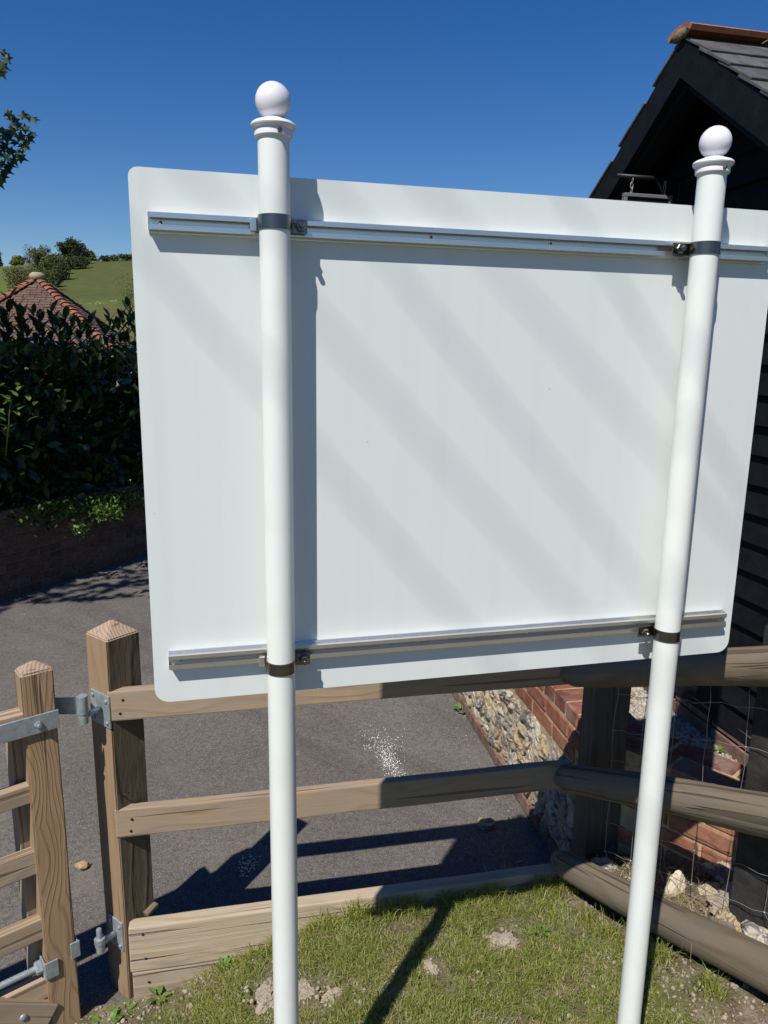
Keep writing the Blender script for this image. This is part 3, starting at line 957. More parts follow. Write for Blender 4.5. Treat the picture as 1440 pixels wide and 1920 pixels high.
# ------------------------------------------------------------------ post and rail fence
fence = thing('post_and_rail_fence', 'brown timber rail fence with two rails and sleeper boards behind the white sign posts', 'fence', F0 + FD * -0.1 + Vector((0, 0, DRIVE)))
def frail(z0, z1, s0, s1, th=0.036, name='rail', mat='wood_rail', off=0.0, lab=None):
    a = F0 + FD * s0 + FN * (th / 2 + off) + Vector((0, 0, (z0 + z1) / 2)); b = a + FD * (s1 - s0)
    return timber(name, a, b, th, z1 - z0, M[mat], fence, 0.006, cuts=16, wob=0.002, label=lab)
r1 = frail(0.711, 0.806, FS, FE - 0.10)
r2 = frail(0.315, 0.411, FS, FE - 0.10)
b1 = frail(-0.158, 0.004, -0.815, FE, 0.05, 'sleeper_board', 'wood_sleeper', -0.022)
b2 = frail(-0.330, -0.1605, -0.810, FE, 0.05, 'sleeper_board', 'wood_sleeper', -0.020)
for (zz, ss) in ((0.735, -0.80), (0.778, -0.79), (0.338, -0.79), (0.378, -0.785), (-0.11, -0.765), (-0.02, -0.77), (-0.2, -0.76)):
    hole = F0 + FD * ss - FN * (0.0232 if zz < 0 else 0.0008) + Vector((0, 0, zz))
    mm = (-FN).to_track_quat('Z', 'Y').to_matrix().to_4x4(); mm.translation = hole
    new_obj('nail', lathe_mesh('nail', [(0.0042, 0), (0.0040, 0.0012), (0.0002, 0.0016)], 10), M['iron'], fence, mm)
# small offcut wedged behind the boards by the gate post
timber('offcut', F0 + FD * -0.765 + FN * 0.035 + Vector((0, 0, 0.004)), F0 + FD * -0.735 + FN * 0.07 + Vector((0, 0, 0.012)), 0.022, 0.014, M['wood_log'], fence, 0.002)
# corner post
cpc = Vector((0.80, 2.462, 0))
cpo = new_obj('corner_post', point_post_mesh('corner_post', 0.115, 0.125, -0.5, 0.83, 0.03), [M['wood_dark'], M['wood_dark'], M['wood_dark']], fence, upright(cpc, -FN))

# ------------------------------------------------------------------ half round log fence on the right
logf = thing('log_fence', 'grey weathered half round log fence running up beside the grass on the right', 'fence', LA + LDir * 0.7 + LN * 0.05 + Vector((0, 0, 0.1)))
def log(name, a, b, r0, r1, seed, flat=0.8):
    a, b = Vector(a), Vector(b); L = (b - a).length
    ns = 40; seg = 22
    V = []; F = []
    for i in range(ns + 1):
        x = L * i / ns
        t = i / ns
        r = r0 + (r1 - r0) * t
        e = min(x, L - x)
        rr = r * (1 - 0.35 * max(0, 1 - e / 0.03) ** 2)
        oy = 0.010 * mnoise.noise(Vector((x * 1.5, seed, 0))); oz = 0.010 * mnoise.noise(Vector((x * 1.5, 0, seed)))
        for k in range(seg):
            an = 2 * math.pi * k / seg
            q = 1 + 0.07 * mnoise.noise(Vector((x * 2.5, math.cos(an) * 1.3 + seed, math.sin(an) * 1.3))) + 0.03 * mnoise.noise(Vector((x * 4, math.cos(an) * 6 + seed, math.sin(an) * 6)))
            y = math.cos(an) * rr * q; z = math.sin(an) * rr * q
            if y > r * 0.45: y = r * 0.45
            V.append((x, y + oy, z + oz))
    for i in range(ns):
        for k in range(seg):
            F.append((i * seg + k, i * seg + (k + 1) % seg, (i + 1) * seg + (k + 1) % seg, (i + 1) * seg + k))
    F.append(tuple(range(seg - 1, -1, -1))); F.append(tuple(ns * seg + k for k in range(seg)))
    me = mesh_py(name, V, F, True); me.set_sharp_from_angle(angle=R(50))
    return new_obj(name, me, M['wood_log'], logf, frame(a, b - a))
def lp(u, z, off=-0.0): 
    p = LA + LDir * u + LN * off; return Vector((p.x, p.y, z))
# y local = up x dir -> points to LN side
log('log', lp(-0.055, 0.752 - 0.012), lp(2.2, 0.750 + 2.2 * 0.440), 0.046, 0.060, 1.0)
log('log', lp(-0.035, 0.368 - 0.010), lp(2.2, 0.368 + 2.2 * 0.415), 0.049, 0.062, 5.0)
log('log', lp(-0.02, 0.040), lp(2.2, 0.055 + 2.2 * 0.262), 0.050, 0.062, 9.0)
# second post, darker, behind the logs
p2 = Vector((1.085, 1.850, 0))
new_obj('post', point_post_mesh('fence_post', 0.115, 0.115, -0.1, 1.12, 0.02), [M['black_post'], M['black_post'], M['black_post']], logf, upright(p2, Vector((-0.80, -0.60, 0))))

# wire netting hung behind the logs
net = thing('wire_netting', 'galvanised square mesh wire netting behind the half round logs at the right edge', 'wire netting', lp(0.7, 0.1, 0.09))
offn = 0.085
ups = [0.115 + 0.118 * i for i in range(12)]
levels = [0.10, 0.21, 0.32, 0.44, 0.56, 0.68]
def netpt(u, k):
    lift = 0.34 * u
    return lp(u, levels[k] + lift + 0.02 * mnoise.noise(Vector((u * 3, k, 1.0))), offn + 0.012 * mnoise.noise(Vector((u * 4, k * 1.7, 5))))
for k in range(len(levels)):
    pts = []
    for i in range(len(ups) - 1):
        a = netpt(ups[i], k); b = netpt(ups[i + 1], k)
        pts.append(a)
        for q in (0.3, 0.5, 0.72):
            c = a.lerp(b, q); c.z += (0.007 if q == 0.5 else 0.005) * mnoise.noise(Vector((i * 3.3, k * 2.2, q * 4))) + 0.004 * math.sin(q * 6.28)
            pts.append(c)
    new_obj('horizontal_wire', tube_mesh('horizontal_wire', pts, 0.0010, 6), M['wire'], net)
for i in range(len(ups) - 1):
    pts = [netpt(ups[i] + 0.02, 0) - Vector((0, 0, 0.03))]
    for k in range(len(levels)):
        if pts and k:
            c = pts[-1].lerp(netpt(ups[i], k), 0.5); c += LDir * 0.008 * mnoise.noise(Vector((i, k * 3.1, 9)))
            pts.append(c)
        pts.append(netpt(ups[i], k))
    pts.append(netpt(ups[i] - 0.006, len(levels) - 1) + Vector((0, 0, 0.05)))
    new_obj('vertical_wire', tube_mesh('vertical_wire', pts, 0.0010, 6), M['wire'], net)
    for k in range(len(levels)):
        new_obj('wire_knot', rock_mesh('wire_knot', 0.0036, 1, 0.2, (1.2, 1.2, 0.8), 3) if (i == 0 and k == 0) else bpy.data.meshes['wire_knot'], M['wire'], net, Matrix.Translation(netpt(ups[i], k)))

# ------------------------------------------------------------------ pixel free ray helper used to stand distant things in their bearing
def ray_pt(px, py, dist):
    d = cm.to_3x3() @ Vector(((px - 720) / 1398.8, -(py - 960) / 1398.8, -1.0))
    d.normalize()
    return Vector((0, 0, 1.8)) + d * dist
def hit_terrain(px, py, r0=20.0, r1=900.0):
    d = (ray_pt(px, py, 1.0) - Vector((0, 0, 1.8))).normalized()
    r = r0
    while r < r1:
        p = Vector((0, 0, 1.8)) + d * r
        if p.z <= far_z(p.x, p.y): return p, r
        r *= 1.01
    return None, None

# ------------------------------------------------------------------ bricks
brick_meshes = {}
def brick_variants(key, L, D, H, n=3, bev=0.005, wob=0.0022):
    if key not in brick_meshes:
        brick_meshes[key] = [box_mesh('brick', L, D, H, bev, 1, (0, 0, 0), wob) for _ in range(n)]
    return random.choice(brick_meshes[key])
def put_brick(key, L, D, H, mat, parent, pos, xdir, name='brick'):
    me = brick_variants(key, L, D, H)
    m = frame(pos, xdir) @ Matrix.Translation((random.uniform(-1, 1) * 0.001, random.uniform(-1, 1) * 0.0025, random.uniform(-1, 1) * 0.0012)) \
        @ Matrix.Rotation(random.uniform(-0.012, 0.012), 4, 'Z') @ Matrix.Rotation(random.choice((0, math.pi)), 4, 'X')
    return new_obj(name, me, mat, parent, m)
def slab(name, a, d, n, length, thick, z0, z1, mat, parent):
    """box with its face through a, along d, thickness on the n side"""
    p = Vector((a.x, a.y, 0)) + d * length / 2 + n * thick / 2 + Vector((0, 0, (z0 + z1) / 2))
    return new_obj(name, box_mesh(name, length, thick, z1 - z0), mat, parent, frame(p, d))

# ------------------------------------------------------------------ flint and brick wall beside the drive
WD = Vector((0.185, -0.983, 0)).normalized(); WN = Vector((-WD.y, WD.x, 0))      # WN: into the wall (to the right)
W0 = Vector((0.800, 2.520, 0))                                                    # near corner on the drive face
fw = thing('flint_wall', 'flint and red brick garden wall beside the asphalt drive behind the fence', 'garden wall', W0 - WD * 0.8 + WN * 0.1 + Vector((0, 0, DRIVE)))
WL = 3.7
s0 = W0 - WD * WL
slab('mortar_core', s0 + WN * 0.0005, WD, WN, WL + 0.02, 0.205, DRIVE - 0.1, 0.380, M['mortar'], fw)
# plinth of headers
k = 0
L_h = 0.1025
for i in range(int(WL / (L_h + 0.01))):
    c = W0 - WD * (0.055 + i * (L_h + 0.01))
    put_brick('pl', L_h, 0.10, 0.066, M['plinth'], fw, c + WN * 0.035 + Vector((0, 0, DRIVE + 0.040)), WD)
# brick courses over the flints (stretchers), coping of headers
for row, z in ((0, 0.257), (1, 0.332)):
    off = 0.0 if row == 0 else 0.11
    i = 0
    x = 0.17 if row == 0 else 0.02
    while x < WL - 0.2:
        c = W0 - WD * (x + 0.1075 + 0.0)
        put_brick('st', 0.215, 0.10, 0.065, M['brick'], fw, c + WN * 0.044 + Vector((0, 0, z)), WD)
        x += 0.225
x = 0.0
while x < WL - 0.1:
    c = W0 - WD * (x + 0.0513 + 0.06)
    put_brick('hd', 0.1025, 0.215, 0.065, M['brick_top'], fw, c + WN * 0.1035 + Vector((0, 0, 0.4085)), WD)
    x += 0.1125
slab('coping_joint', s0 + WN * 0.002, WD, WN, WL - 0.02, 0.205, 0.36, 0.4375, M['mortar'], fw)
# flints, one by one
flints = [rough_rock('flint', 1.0, 3, (1.25, 0.62, 0.9), sd, 0.55) for sd in range(1, 9)]
def flint_panel(parent, origin, d, n, x0, x1, z0, z1, size, limit=None, skip=None):
    z = z0 + size * 0.5; r = 0; cnt = 0
    while z < z1 - size * 0.25:
        x = x0 + random.uniform(0.2, 0.7) * size
        while x < x1:
            w = size * random.uniform(0.85, 1.55)
            if not (skip and skip(x, z)):
                s = size * random.uniform(0.52, 0.72)
                p = Vector((origin.x, origin.y, 0)) + d * x + n * (0.006 + random.uniform(-0.008, 0.008)) + Vector((0, 0, z + random.uniform(-0.2, 0.2) * size))
                m = frame(p, d) @ Matrix.Rotation(random.uniform(-1.2, 1.2), 4, 'Y') @ Matrix.Rotation(random.uniform(-0.3, 0.3), 4, 'X') @ Matrix.Diagonal((s * random.uniform(0.75, 1.15), s * 0.8, s * random.uniform(0.55, 0.9), 1))
                new_obj('flint', random.choice(flints), M['flint'], parent, m)
                cnt += 1
            x += w * 0.98
        z += size * 0.80; r += 1
    return cnt
nfl = flint_panel(fw, W0 - WD * 2.30, WD, WN, 0.0, 2.31, DRIVE + 0.085, 0.215, 0.068)
flint_panel(fw, W0 - WD * 0.15, WD, WN, 0.0, 0.15, 0.225, 0.29, 0.05)

def joined(name, items, mat, parent):
    bm = bmesh.new()
    for me_, m_ in items:
        s_ = len(bm.verts); bm.from_mesh(me_); bm.verts.ensure_lookup_table()
        bmesh.ops.transform(bm, matrix=m_, verts=bm.verts[s_:])
    me = bpy.data.meshes.new(name); bm.to_mesh(me); bm.free()
    return new_obj(name, me, mat, parent, kind='stuff')
it = []
z = DRIVE + 0.115
while z < 0.2:
    x = 2.33
    while x < WL - 0.04:
        sz = 0.068 * random.uniform(0.5, 0.7)
        p = W0 - WD * x + WN * random.uniform(0.0, 0.012) + Vector((0, 0, z + random.uniform(-0.012, 0.012)))
        it.append((random.choice(flints), frame(p, WD) @ Matrix.Rotation(random.uniform(-1.2, 1.2), 4, 'Y') @ Matrix.Diagonal((sz, sz * 0.8, sz * 0.75, 1))))
        x += 0.068 * random.uniform(0.85, 1.5)
    z += 0.055
joined('far_flints', it, M['flint'], fw)

# second arm of the wall, turning towards the barn
BDw = Vector((0.687, -0.726, 0)).normalized(); BNw = Vector((-BDw.y, BDw.x, 0))
C0 = Vector((0.83, 2.47, 0))
bw = thing('brick_return_wall', 'low red brick wall with weathered coping between the wire netting and the pale gravel', 'garden wall', C0 + BDw * 0.4 + BNw * 0.1 + Vector((0, 0, 0.1)))
slab('mortar_core', C0 + BNw * 0.0005, BDw, BNw, 0.98, 0.20, -0.1, 0.375, M['mortar'], bw)
for row, z in ((0, 0.107), (1, 0.182), (2, 0.257), (3, 0.332)):
    x = 0.02 - (0.11 if row % 2 else 0)
    while x < 0.85:
        if x > -0.05:
            put_brick('st', 0.215, 0.10, 0.065, M['brick'], bw, C0 + BDw * (x + 0.1075) + BNw * 0.044 + Vector((0, 0, z)), BDw)
        x += 0.225
slab('coping_joint', C0 + BNw * 0.002, BDw, BNw, 0.96, 0.205, 0.36, 0.4375, M['mortar'], bw)
x = 0.0
while x < 0.92:
    put_brick('cp', 0.215, 0.1025, 0.065, M['brick_top'], bw, C0 + BDw * (x + 0.1075) + BNw * 0.052 + Vector((0, 0, 0.4085)), BDw)
    put_brick('cp', 0.215, 0.1025, 0.065, M['brick_top'], bw, C0 + BDw * (x + 0.1075 - 0.05) + BNw * 0.161 + Vector((0, 0, 0.4085)), BDw)
    x += 0.225

# ------------------------------------------------------------------ black weatherboarded barn
barn = thing('black_barn', 'black weatherboarded barn with slate roof and terracotta ridge at the upper right', 'barn', Vector((1.9, 2.9, bed_z)))
WB = Vector((1.302, 2.438, 0))
AW = 0.418; APZ = 2.812; PITCH = 0.70; HALF = 1.87
def bp(w, o, z): 
    p = WB + BD * w + BN * o
    return Vector((p.x, p.y, z))
def roof_h(w): return APZ - PITCH * abs(w - AW)
# body behind the boards
V = [bp(AW - HALF, -0.01, 0.2), bp(AW + HALF, -0.01, 0.2), bp(AW + HALF, -0.01, roof_h(AW + HALF)), bp(AW, -0.01, APZ), bp(AW - HALF, -0.01, roof_h(AW - HALF))]
V += [v - BN * 4.5 for v in V]
new_obj('wall_body', mesh_py('wall_body', V, [(0, 1, 2, 3, 4), (9, 8, 7, 6, 5), (0, 5, 6, 1), (1, 6, 7, 2), (4, 9, 5, 0)]), M['black_paint'], barn)
zb0 = 0.487; step = 0.100; i = 0
while zb0 + i * step < APZ - 0.03:
    z0 = zb0 + i * step; z1 = z0 + step + 0.018
    wl = lambda z: min(HALF, (APZ - z) / PITCH)
    a0, a1 = max(0.01, wl(z0)), max(0.005, wl(min(z1, APZ - 0.002)))
    jig = [random.uniform(-0.003, 0.003) for _ in range(2)]
    pts = []
    bm = bmesh.new()
    f0 = [bm.verts.new(bp(AW - a0, 0.034 + jig[0], z0)), bm.verts.new(bp(AW + a0, 0.034 + jig[1], z0)), bm.verts.new(bp(AW + a1, 0.010, z1)), bm.verts.new(bp(AW - a1, 0.010, z1))]
    f1 = [bm.verts.new(bp(AW - a0, 0.006, z0)), bm.verts.new(bp(AW + a0, 0.006, z0)), bm.verts.new(bp(AW + a1, 0.0, z1)), bm.verts.new(bp(AW - a1, 0.0, z1))]
    bm.faces.new(f0); bm.faces.new(f1[::-1])
    for q in range(4): bm.faces.new((f0[q], f0[(q + 1) % 4], f1[(q + 1) % 4], f1[q]))
    bmesh.ops.recalc_face_normals(bm, faces=bm.faces)
    me = bpy.data.meshes.new('weatherboard'); bm.to_mesh(me); bm.free()
    new_obj('weatherboard', me, M['black_paint'], barn)
    i += 1
# brick plinth
for row in range(3):
    x = -1.3 - (0.11 if row else 0)
    while x < 2.3:
        put_brick('bp', 0.215, 0.05, 0.065, M['plinth'] if row < 1 else M['brick'], barn, WB + BD * (x + 0.1075) + BN * 0.004 + Vector((0, 0, 0.345 + row * 0.072)), BD)
        x += 0.225
# roof slopes
sl = math.atan(PITCH)
for side in (-1, 1):
    V = []
    for dz, top in ((0.0, 0), (0.035, 1)):
        for (ww, oo) in ((0, 0.20), (0, -4.6), (HALF + 0.25, -4.6), (HALF + 0.25, 0.20)):
            V.append(bp(AW + side * ww, oo, APZ + 0.012 - PITCH * ww + dz))
    new_obj('roof_deck', mesh_py('roof_deck', V, [(0, 1, 2, 3), (7, 6, 5, 4), (0, 4, 5, 1), (1, 5, 6, 2), (2, 6, 7, 3), (3, 7, 4, 0)]), M['black_paint'], barn)
    # bargeboards, outer and inner
    for (o0, o1, t0, t1) in ((0.202, 0.228, 0.035, 0.085), (0.140, 0.1995, -0.002, 0.115)):
        bm = bmesh.new()
        pr = []
        for ww in (0.0, HALF + 0.24):
            zt = APZ + 0.012 - PITCH * ww
            for (oo, dz) in ((o0, t0), (o1, t0), (o1, -t1), (o0, -t1)):
                pr.append(bm.verts.new(bp(AW + side * (ww + (0.0008 if side > 0 else 0.0)), oo, zt + dz - (0.0 if t0 > 0 else 0.002))))
        for q in range(4): bm.faces.new((pr[q], pr[(q + 1) % 4], pr[4 + (q + 1) % 4], pr[4 + q]))
        bm.faces.new(pr[:4][::-1]); bm.faces.new(pr[4:])
        bmesh.ops.recalc_face_normals(bm, faces=bm.faces)
        me = bpy.data.meshes.new('bargeboard'); bm.to_mesh(me); bm.free()
        new_obj('bargeboard', me, M['black_paint'], barn)
# slates on the near slope
slate_me = [box_mesh('slate', 0.294, 0.20, 0.009, 0.0015, 1, (0, 0, 0), 0.0014) for _ in range(4)]
xr = -BN
nrm = Vector((0, 0, 1)) * math.cos(sl) + (-BD) * math.sin(sl)
down = (-BD) * math.cos(sl) - Vector((0, 0, 1)) * math.sin(sl)
rows, cols = 17, 15
def lay_slate(k, c, parent_list=None):
    off = 0.15 if k % 2 else 0.0
    base = bp(AW, 0.235, APZ + 0.047)
    p = base + xr * (0.150 + c * 0.30 - off * 1.0 + 0.0) + down * (0.09 + k * 0.130) + nrm * (0.010)
    if c == 0 and k % 2: p += xr * 0.075; L = 0.5
    else: L = 1.0
    x = xr; z = nrm; y = z.cross(x)
    m = Matrix((x, y, z)).transposed().to_4x4()
    m.translation = p
    m = m @ Matrix.Rotation(-0.06, 4, 'X') @ Matrix.Rotation(random.uniform(-0.012, 0.012), 4, 'Z') @ Matrix.Diagonal((L, 1, 1, 1))
    return m
for k in range(rows):
    for c in range(cols):
        new_obj('slate', random.choice(slate_me), M['slate'], barn, lay_slate(k, c))
# far slope seen only from the side: one joined sheet of slates
bm = bmesh.new()
tmp = box_mesh('slate_tmp', 0.296, 0.20, 0.007)
down2 = BD * math.cos(sl) - Vector((0, 0, 1)) * math.sin(sl); nrm2 = Vector((0, 0, 1)) * math.cos(sl) + BD * math.sin(sl)
for k in range(17):
    for c in range(15):
        s = len(bm.verts)
        bm.from_mesh(tmp)
        bm.verts.ensure_lookup_table()
        x = xr; z = nrm2; y = z.cross(x)
        m = Matrix((x, y, z)).transposed().to_4x4(); m.translation = bp(AW, 0.235, APZ + 0.047) + xr * (0.15 + c * 0.30 + (0.1 if k % 2 else 0)) + down2 * (0.09 + k * 0.13) + nrm2 * 0.010
        m = m @ Matrix.Rotation(0.055, 4, 'X')
        bmesh.ops.transform(bm, matrix=m, verts=bm.verts[s:])
me = bpy.data.meshes.new('far_slates'); bm.to_mesh(me); bm.free()
new_obj('far_slates', me, M['slate'], barn, kind='stuff')
# ridge tiles
def ridge_mesh():
    bm = bmesh.new()
    prof = []
    for a in range(-60, 61, 15):
        prof.append((0.055 * math.sin(R(a)) * 1.45, 0.038 * math.cos(R(a)) - 0.02))
    V = []
    for x in (0, 0.335):
        for (y, z) in prof: V.append(bm.verts.new((x, y, z)))
        for (y, z) in prof[::-1]: V.append(bm.verts.new((x, y * 0.86, z - 0.014)))
    n = len(prof) * 2
    for k in range(n): bm.faces.new((V[k], V[(k + 1) % n], V[n + (k + 1) % n], V[n + k]))
    bm.faces.new(V[:n][::-1]); bm.faces.new(V[n:])
    bmesh.ops.triangulate(bm, faces=[f for f in bm.faces if len(f.verts) > 4])
    bmesh.ops.recalc_face_normals(bm, faces=bm.faces)
    me = bpy.data.meshes.new('ridge_tile'); bm.to_mesh(me); bm.free()
    return me
rt = ridge_mesh()
for c in range(14):
    p = bp(AW, 0.245 - c * 0.345, APZ + 0.066)
    new_obj('ridge_tile', rt, M['ridge'], barn, frame(p, xr) @ Matrix.Rotation(random.uniform(-0.012, 0.012), 4, 'Y'))
me = rock_mesh('ridge_mortar', 1.0, 2, 0.25, (0.010, 0.056, 0.018), 4)
new_obj('ridge_mortar', me, M['lichen'], barn, frame(bp(AW, 0.238, APZ + 0.060), xr))
for c in range(1, 5):
    new_obj('ridge_mortar', rock_mesh('ridge_mortar', 1.0, 2, 0.25, (0.004, 0.070, 0.020), 4 + c), M['lichen'], barn, frame(bp(AW, 0.245 - c * 0.345, APZ + 0.064), xr))

# small framed sign hanging from an iron bar on the gable
hs = thing('hanging_sign', 'small grey framed sign hanging from an iron bar on the barn gable', 'hanging sign', bp(0.664, 0.2, 2.3))
att = bp(0.664, 0.03, 2.475)
new_obj('bar', tube_mesh('bar', [att, att + BN * 0.27], 0.0075, 10), M['iron'], hs)
new_obj('wall_bracket', tube_mesh('wall_bracket', [att - BN * 0.0 + Vector((0, 0, 0.012)), att - Vector((0, 0, 0.10)), att + BN * 0.004 - Vector((0, 0, 0.11))], 0.006, 8), M['iron'], hs)
new_obj('strut', tube_mesh('strut', [att - Vector((0, 0, 0.095)), att + BN * 0.07 - Vector((0, 0, 0.05)), att + BN * 0.10 - Vector((0, 0, 0.004))], 0.005, 8), M['iron'], hs)
fc = att + BN * 0.135 - Vector((0, 0, 0.06))
fr = []
for (dx, dz, sx, sz) in ((0, -0.007, 0.205, 0.014), (0, -0.293, 0.205, 0.014), (-0.0955, -0.15, 0.014, 0.272), (0.0955, -0.15, 0.014, 0.272)):
    new_obj('frame', box_mesh('frame', sx, 0.022, sz, 0.002), M['sign_frame'], hs, frame(fc + BN * dx + Vector((0, 0, dz)), BN))
new_obj('face', box_mesh('face', 0.177, 0.008, 0.272), M['sign_face'], hs, frame(fc + Vector((0, 0, -0.15)), BN))
for dx in (-0.07, 0.07):
    for q in range(3):
        ring = [Vector((0, 0, 0)) for _ in range(10)]
        c = fc + BN * dx + Vector((0, 0, 0.046 - 0.018 * q))
        ring = [c + (BN if q % 2 else BD) * 0.0055 * math.cos(a * 0.628) + Vector((0, 0, 0.012 * math.sin(a * 0.628))) for a in range(10)]
        new_obj('chain_link', tube_mesh('chain_link', ring, 0.0018, 6, closed=True), M['wire'], hs)

# ------------------------------------------------------------------ old brick wall with laurel hedge, left
GWd = Vector((0.441, 0.898, 0)).normalized(); GWn = Vector((-GWd.y, GWd.x, 0))      # GWn: away from the drive (left/behind)
GW0 = Vector((-3.20, 6.02, 0))
gwall = thing('old_brick_wall', 'old brown brick retaining wall in deep shade along the left of the drive', 'garden wall', GW0 + GWd * 0.8 + GWn * 0.1 + Vector((0, 0, DRIVE)))
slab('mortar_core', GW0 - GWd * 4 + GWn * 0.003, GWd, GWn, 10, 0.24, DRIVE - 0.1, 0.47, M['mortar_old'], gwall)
for row in range(10):
    x = -1.2 - (0.11 if row % 2 else 0)
    while x < 2.9:
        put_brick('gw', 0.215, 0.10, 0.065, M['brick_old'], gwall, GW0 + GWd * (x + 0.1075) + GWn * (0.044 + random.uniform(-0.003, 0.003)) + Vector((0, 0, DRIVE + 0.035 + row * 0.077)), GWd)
        x += 0.226
it = []
for row in range(10):
    x = 2.9 - (0.11 if row % 2 else 0)
    while x < 5.9:
        p = GW0 + GWd * (x + 0.1075) + GWn * (0.044 + random.uniform(-0.003, 0.003)) + Vector((0, 0, DRIVE + 0.035 + row * 0.077))
        it.append((brick_variants('gw', 0.215, 0.10, 0.065), frame(p, GWd))); x += 0.226
joined('far_bricks', it, M['brick_old'], gwall)
# raised bed behind
a = GW0 - GWd * 6 + GWn * 0.2; b = GW0 + GWd * 8 + GWn * 0.2
new_obj('raised_bed', mesh_py('raised_bed', [(a.x, a.y, 0.45), (b.x, b.y, 0.45), ((b + GWn * 3).x, (b + GWn * 3).y, 0.5), ((a + GWn * 3).x, (a + GWn * 3).y, 0.5)], [(0, 1, 2, 3)]), M['soil'], kind='structure')

def leaf_shape(kind):
    """unit leaf along +X, returns verts, faces"""
    if kind == 'laurel':
        o = [(0, 0), (0.2, 0.13), (0.5, 0.19), (0.8, 0.12), (1.0, 0.0)]
        V = [(0, 0, 0), (0.33, 0, 0.03), (0.66, 0, 0.02), (1.0, 0, -0.06)]
        V += [(0.28, 0.19, 0.07), (0.66, 0.19, 0.05), (0.28, -0.19, 0.07), (0.66, -0.19, 0.05)]
        F = [(0, 1, 4), (1, 2, 5, 4), (2, 3, 5), (1, 0, 6), (2, 1, 6, 7), (3, 2, 7)]
        return np.array(V, float), F
    if kind == 'sycamore':
        r = [(0, 0.04), (22, 0.42), (38, 0.30), (62, 0.72), (82, 0.45), (104, 0.42), (122, 0.80), (150, 0.5), (165, 0.55), (180, 1.0)]
        pts = []
        for a, q in r: pts.append((-math.cos(R(a)) * q, math.sin(R(a)) * q))
        for a, q in r[-2:0:-1]: pts.append((-math.cos(R(a)) * q, -math.sin(R(a)) * q))
        V = [(0.0, 0, 0.05)] + [(x, y, -0.12 * abs(y) - 0.08 * max(x, 0) ** 2) for x, y in pts]
        n = len(pts)
        F = [(0, 1 + i, 1 + (i + 1) % n) for i in range(n)]
        return np.array(V, float) * 0.62, F
    if kind == 'oval':
        V = [(0, 0, 0), (0.4, 0.28, 0.05), (1, 0, 0), (0.4, -0.28, 0.05)]
        return np.array(V, float), [(0, 3, 2, 1)]
def rand_rot(n, updir=0.5, base=None, spread=1.0):
    """random rotation matrices (n,3,3) with x axis roughly along base, z roughly up"""
    x = rng.normal(size=(n, 3))
    if base is not None: x = x * spread + base
    x /= np.linalg.norm(x, axis=1)[:, None]
    z = rng.normal(size=(n, 3)); z[:, 2] += updir * 3
    y = np.cross(z, x); y /= np.linalg.norm(y, axis=1)[:, None]
    z = np.cross(x, y)
    return np.stack([x, y, z], axis=2)
def leaf_cloud(name, shp, P, size, Rm, mat, parent=None, **kw):
    V0, F0_ = leaf_shape(shp)
    n = len(P); k = len(V0)
    size = np.asarray(size).reshape(-1, 1, 1) * np.ones((n, 1, 1))
    V = np.einsum('nij,kj->nki', Rm, V0) * size + P[:, None, :]
    V = V.reshape(-1, 3)
    me = bpy.data.meshes.new(name)
    nl = sum(len(f) for f in F0_)
    idx = np.concatenate([np.array(f) for f in F0_])
    loops = (idx[None, :] + (np.arange(n) * k)[:, None]).reshape(-1)
    tot = np.array([len(f) for f in F0_]); tots = np.tile(tot, n)
    starts = np.concatenate([[0], np.cumsum(tots)[:-1]])
    me.vertices.add(len(V)); me.vertices.foreach_set('co', V.reshape(-1).astype(np.float32))
    me.loops.add(len(loops)); me.loops.foreach_set('vertex_index', loops.astype(np.int32))
    me.polygons.add(len(tots)); me.polygons.foreach_set('loop_start', starts.astype(np.int32))
    try: me.polygons.foreach_set('loop_total', tots.astype(np.int32))
    except Exception: pass
    me.update(); me.validate()
    at = me.attributes.new('tint', 'FLOAT', 'POINT')
    at.data.foreach_set('value', np.repeat(rng.random(n), k).astype(np.float32))
    return new_obj(name, me, mat, parent, **kw)
single = {}
def leaf_obj(kind, size, mat, parent, pos, rot, name='leaf'):
    key = (kind, mat.name)
    if key not in single:
        V0, F0_ = leaf_shape(kind)
        me = mesh_py(name, V0, F0_)
        at = me.attributes.new('tint', 'FLOAT', 'POINT'); at.data.foreach_set('value', [0.0] * len(V0))
        me.materials.append(mat)
        single[key] = me
    m = Matrix([list(r) for r in rot]).to_4x4(); m.translation = Vector(pos)
    return new_obj(name, single[key], None, parent, m @ Matrix.Scale(size, 4))

hedge = thing('laurel_hedge', 'dark glossy laurel hedge in shade on top of the old brown brick wall', 'hedge', GW0 + GWd * 1.0 + GWn * 0.7 + Vector((0, 0, 0.45)))
n = 15000
w = rng.uniform(-3.2, 4.6, n); dpt = np.abs(rng.normal(0, 0.33, n)) - 0.02; 
top = 1.74 + 0.08 * np.sin(w * 2.3) + 0.08 * np.sin(w * 5.1 + 1)
z = 0.50 + (top - 0.50) * rng.random(n) ** 0.85
cap = rng.random(n) < 0.35
dpt = np.where(cap, rng.uniform(0, 1.5, n), dpt)
z = np.where(cap, top - np.abs(rng.normal(0, 0.09, n)), z)
bulge = 0.14 * np.cos((z - 0.5) * 1.0)
low = rng.random(n) < 0.16
z = np.where(low & ~cap, rng.uniform(0.30, 0.62, n), z); dpt = np.where(low & ~cap, np.abs(rng.normal(0, 0.06, n)) + 0.02, dpt)
P = np.array(GW0)[None, :] + np.array(GWd)[None, :] * w[:, None] + np.array(GWn)[None, :] * (dpt + 0.10 - bulge)[:, None]
P[:, 2] = z
leaf_cloud('foliage', 'laurel', P, rng.uniform(0.09, 0.15, n), rand_rot(n, 0.25, np.array([0.25, -0.35, 0.55]), 0.8), M['laurel'], hedge, kind='stuff')
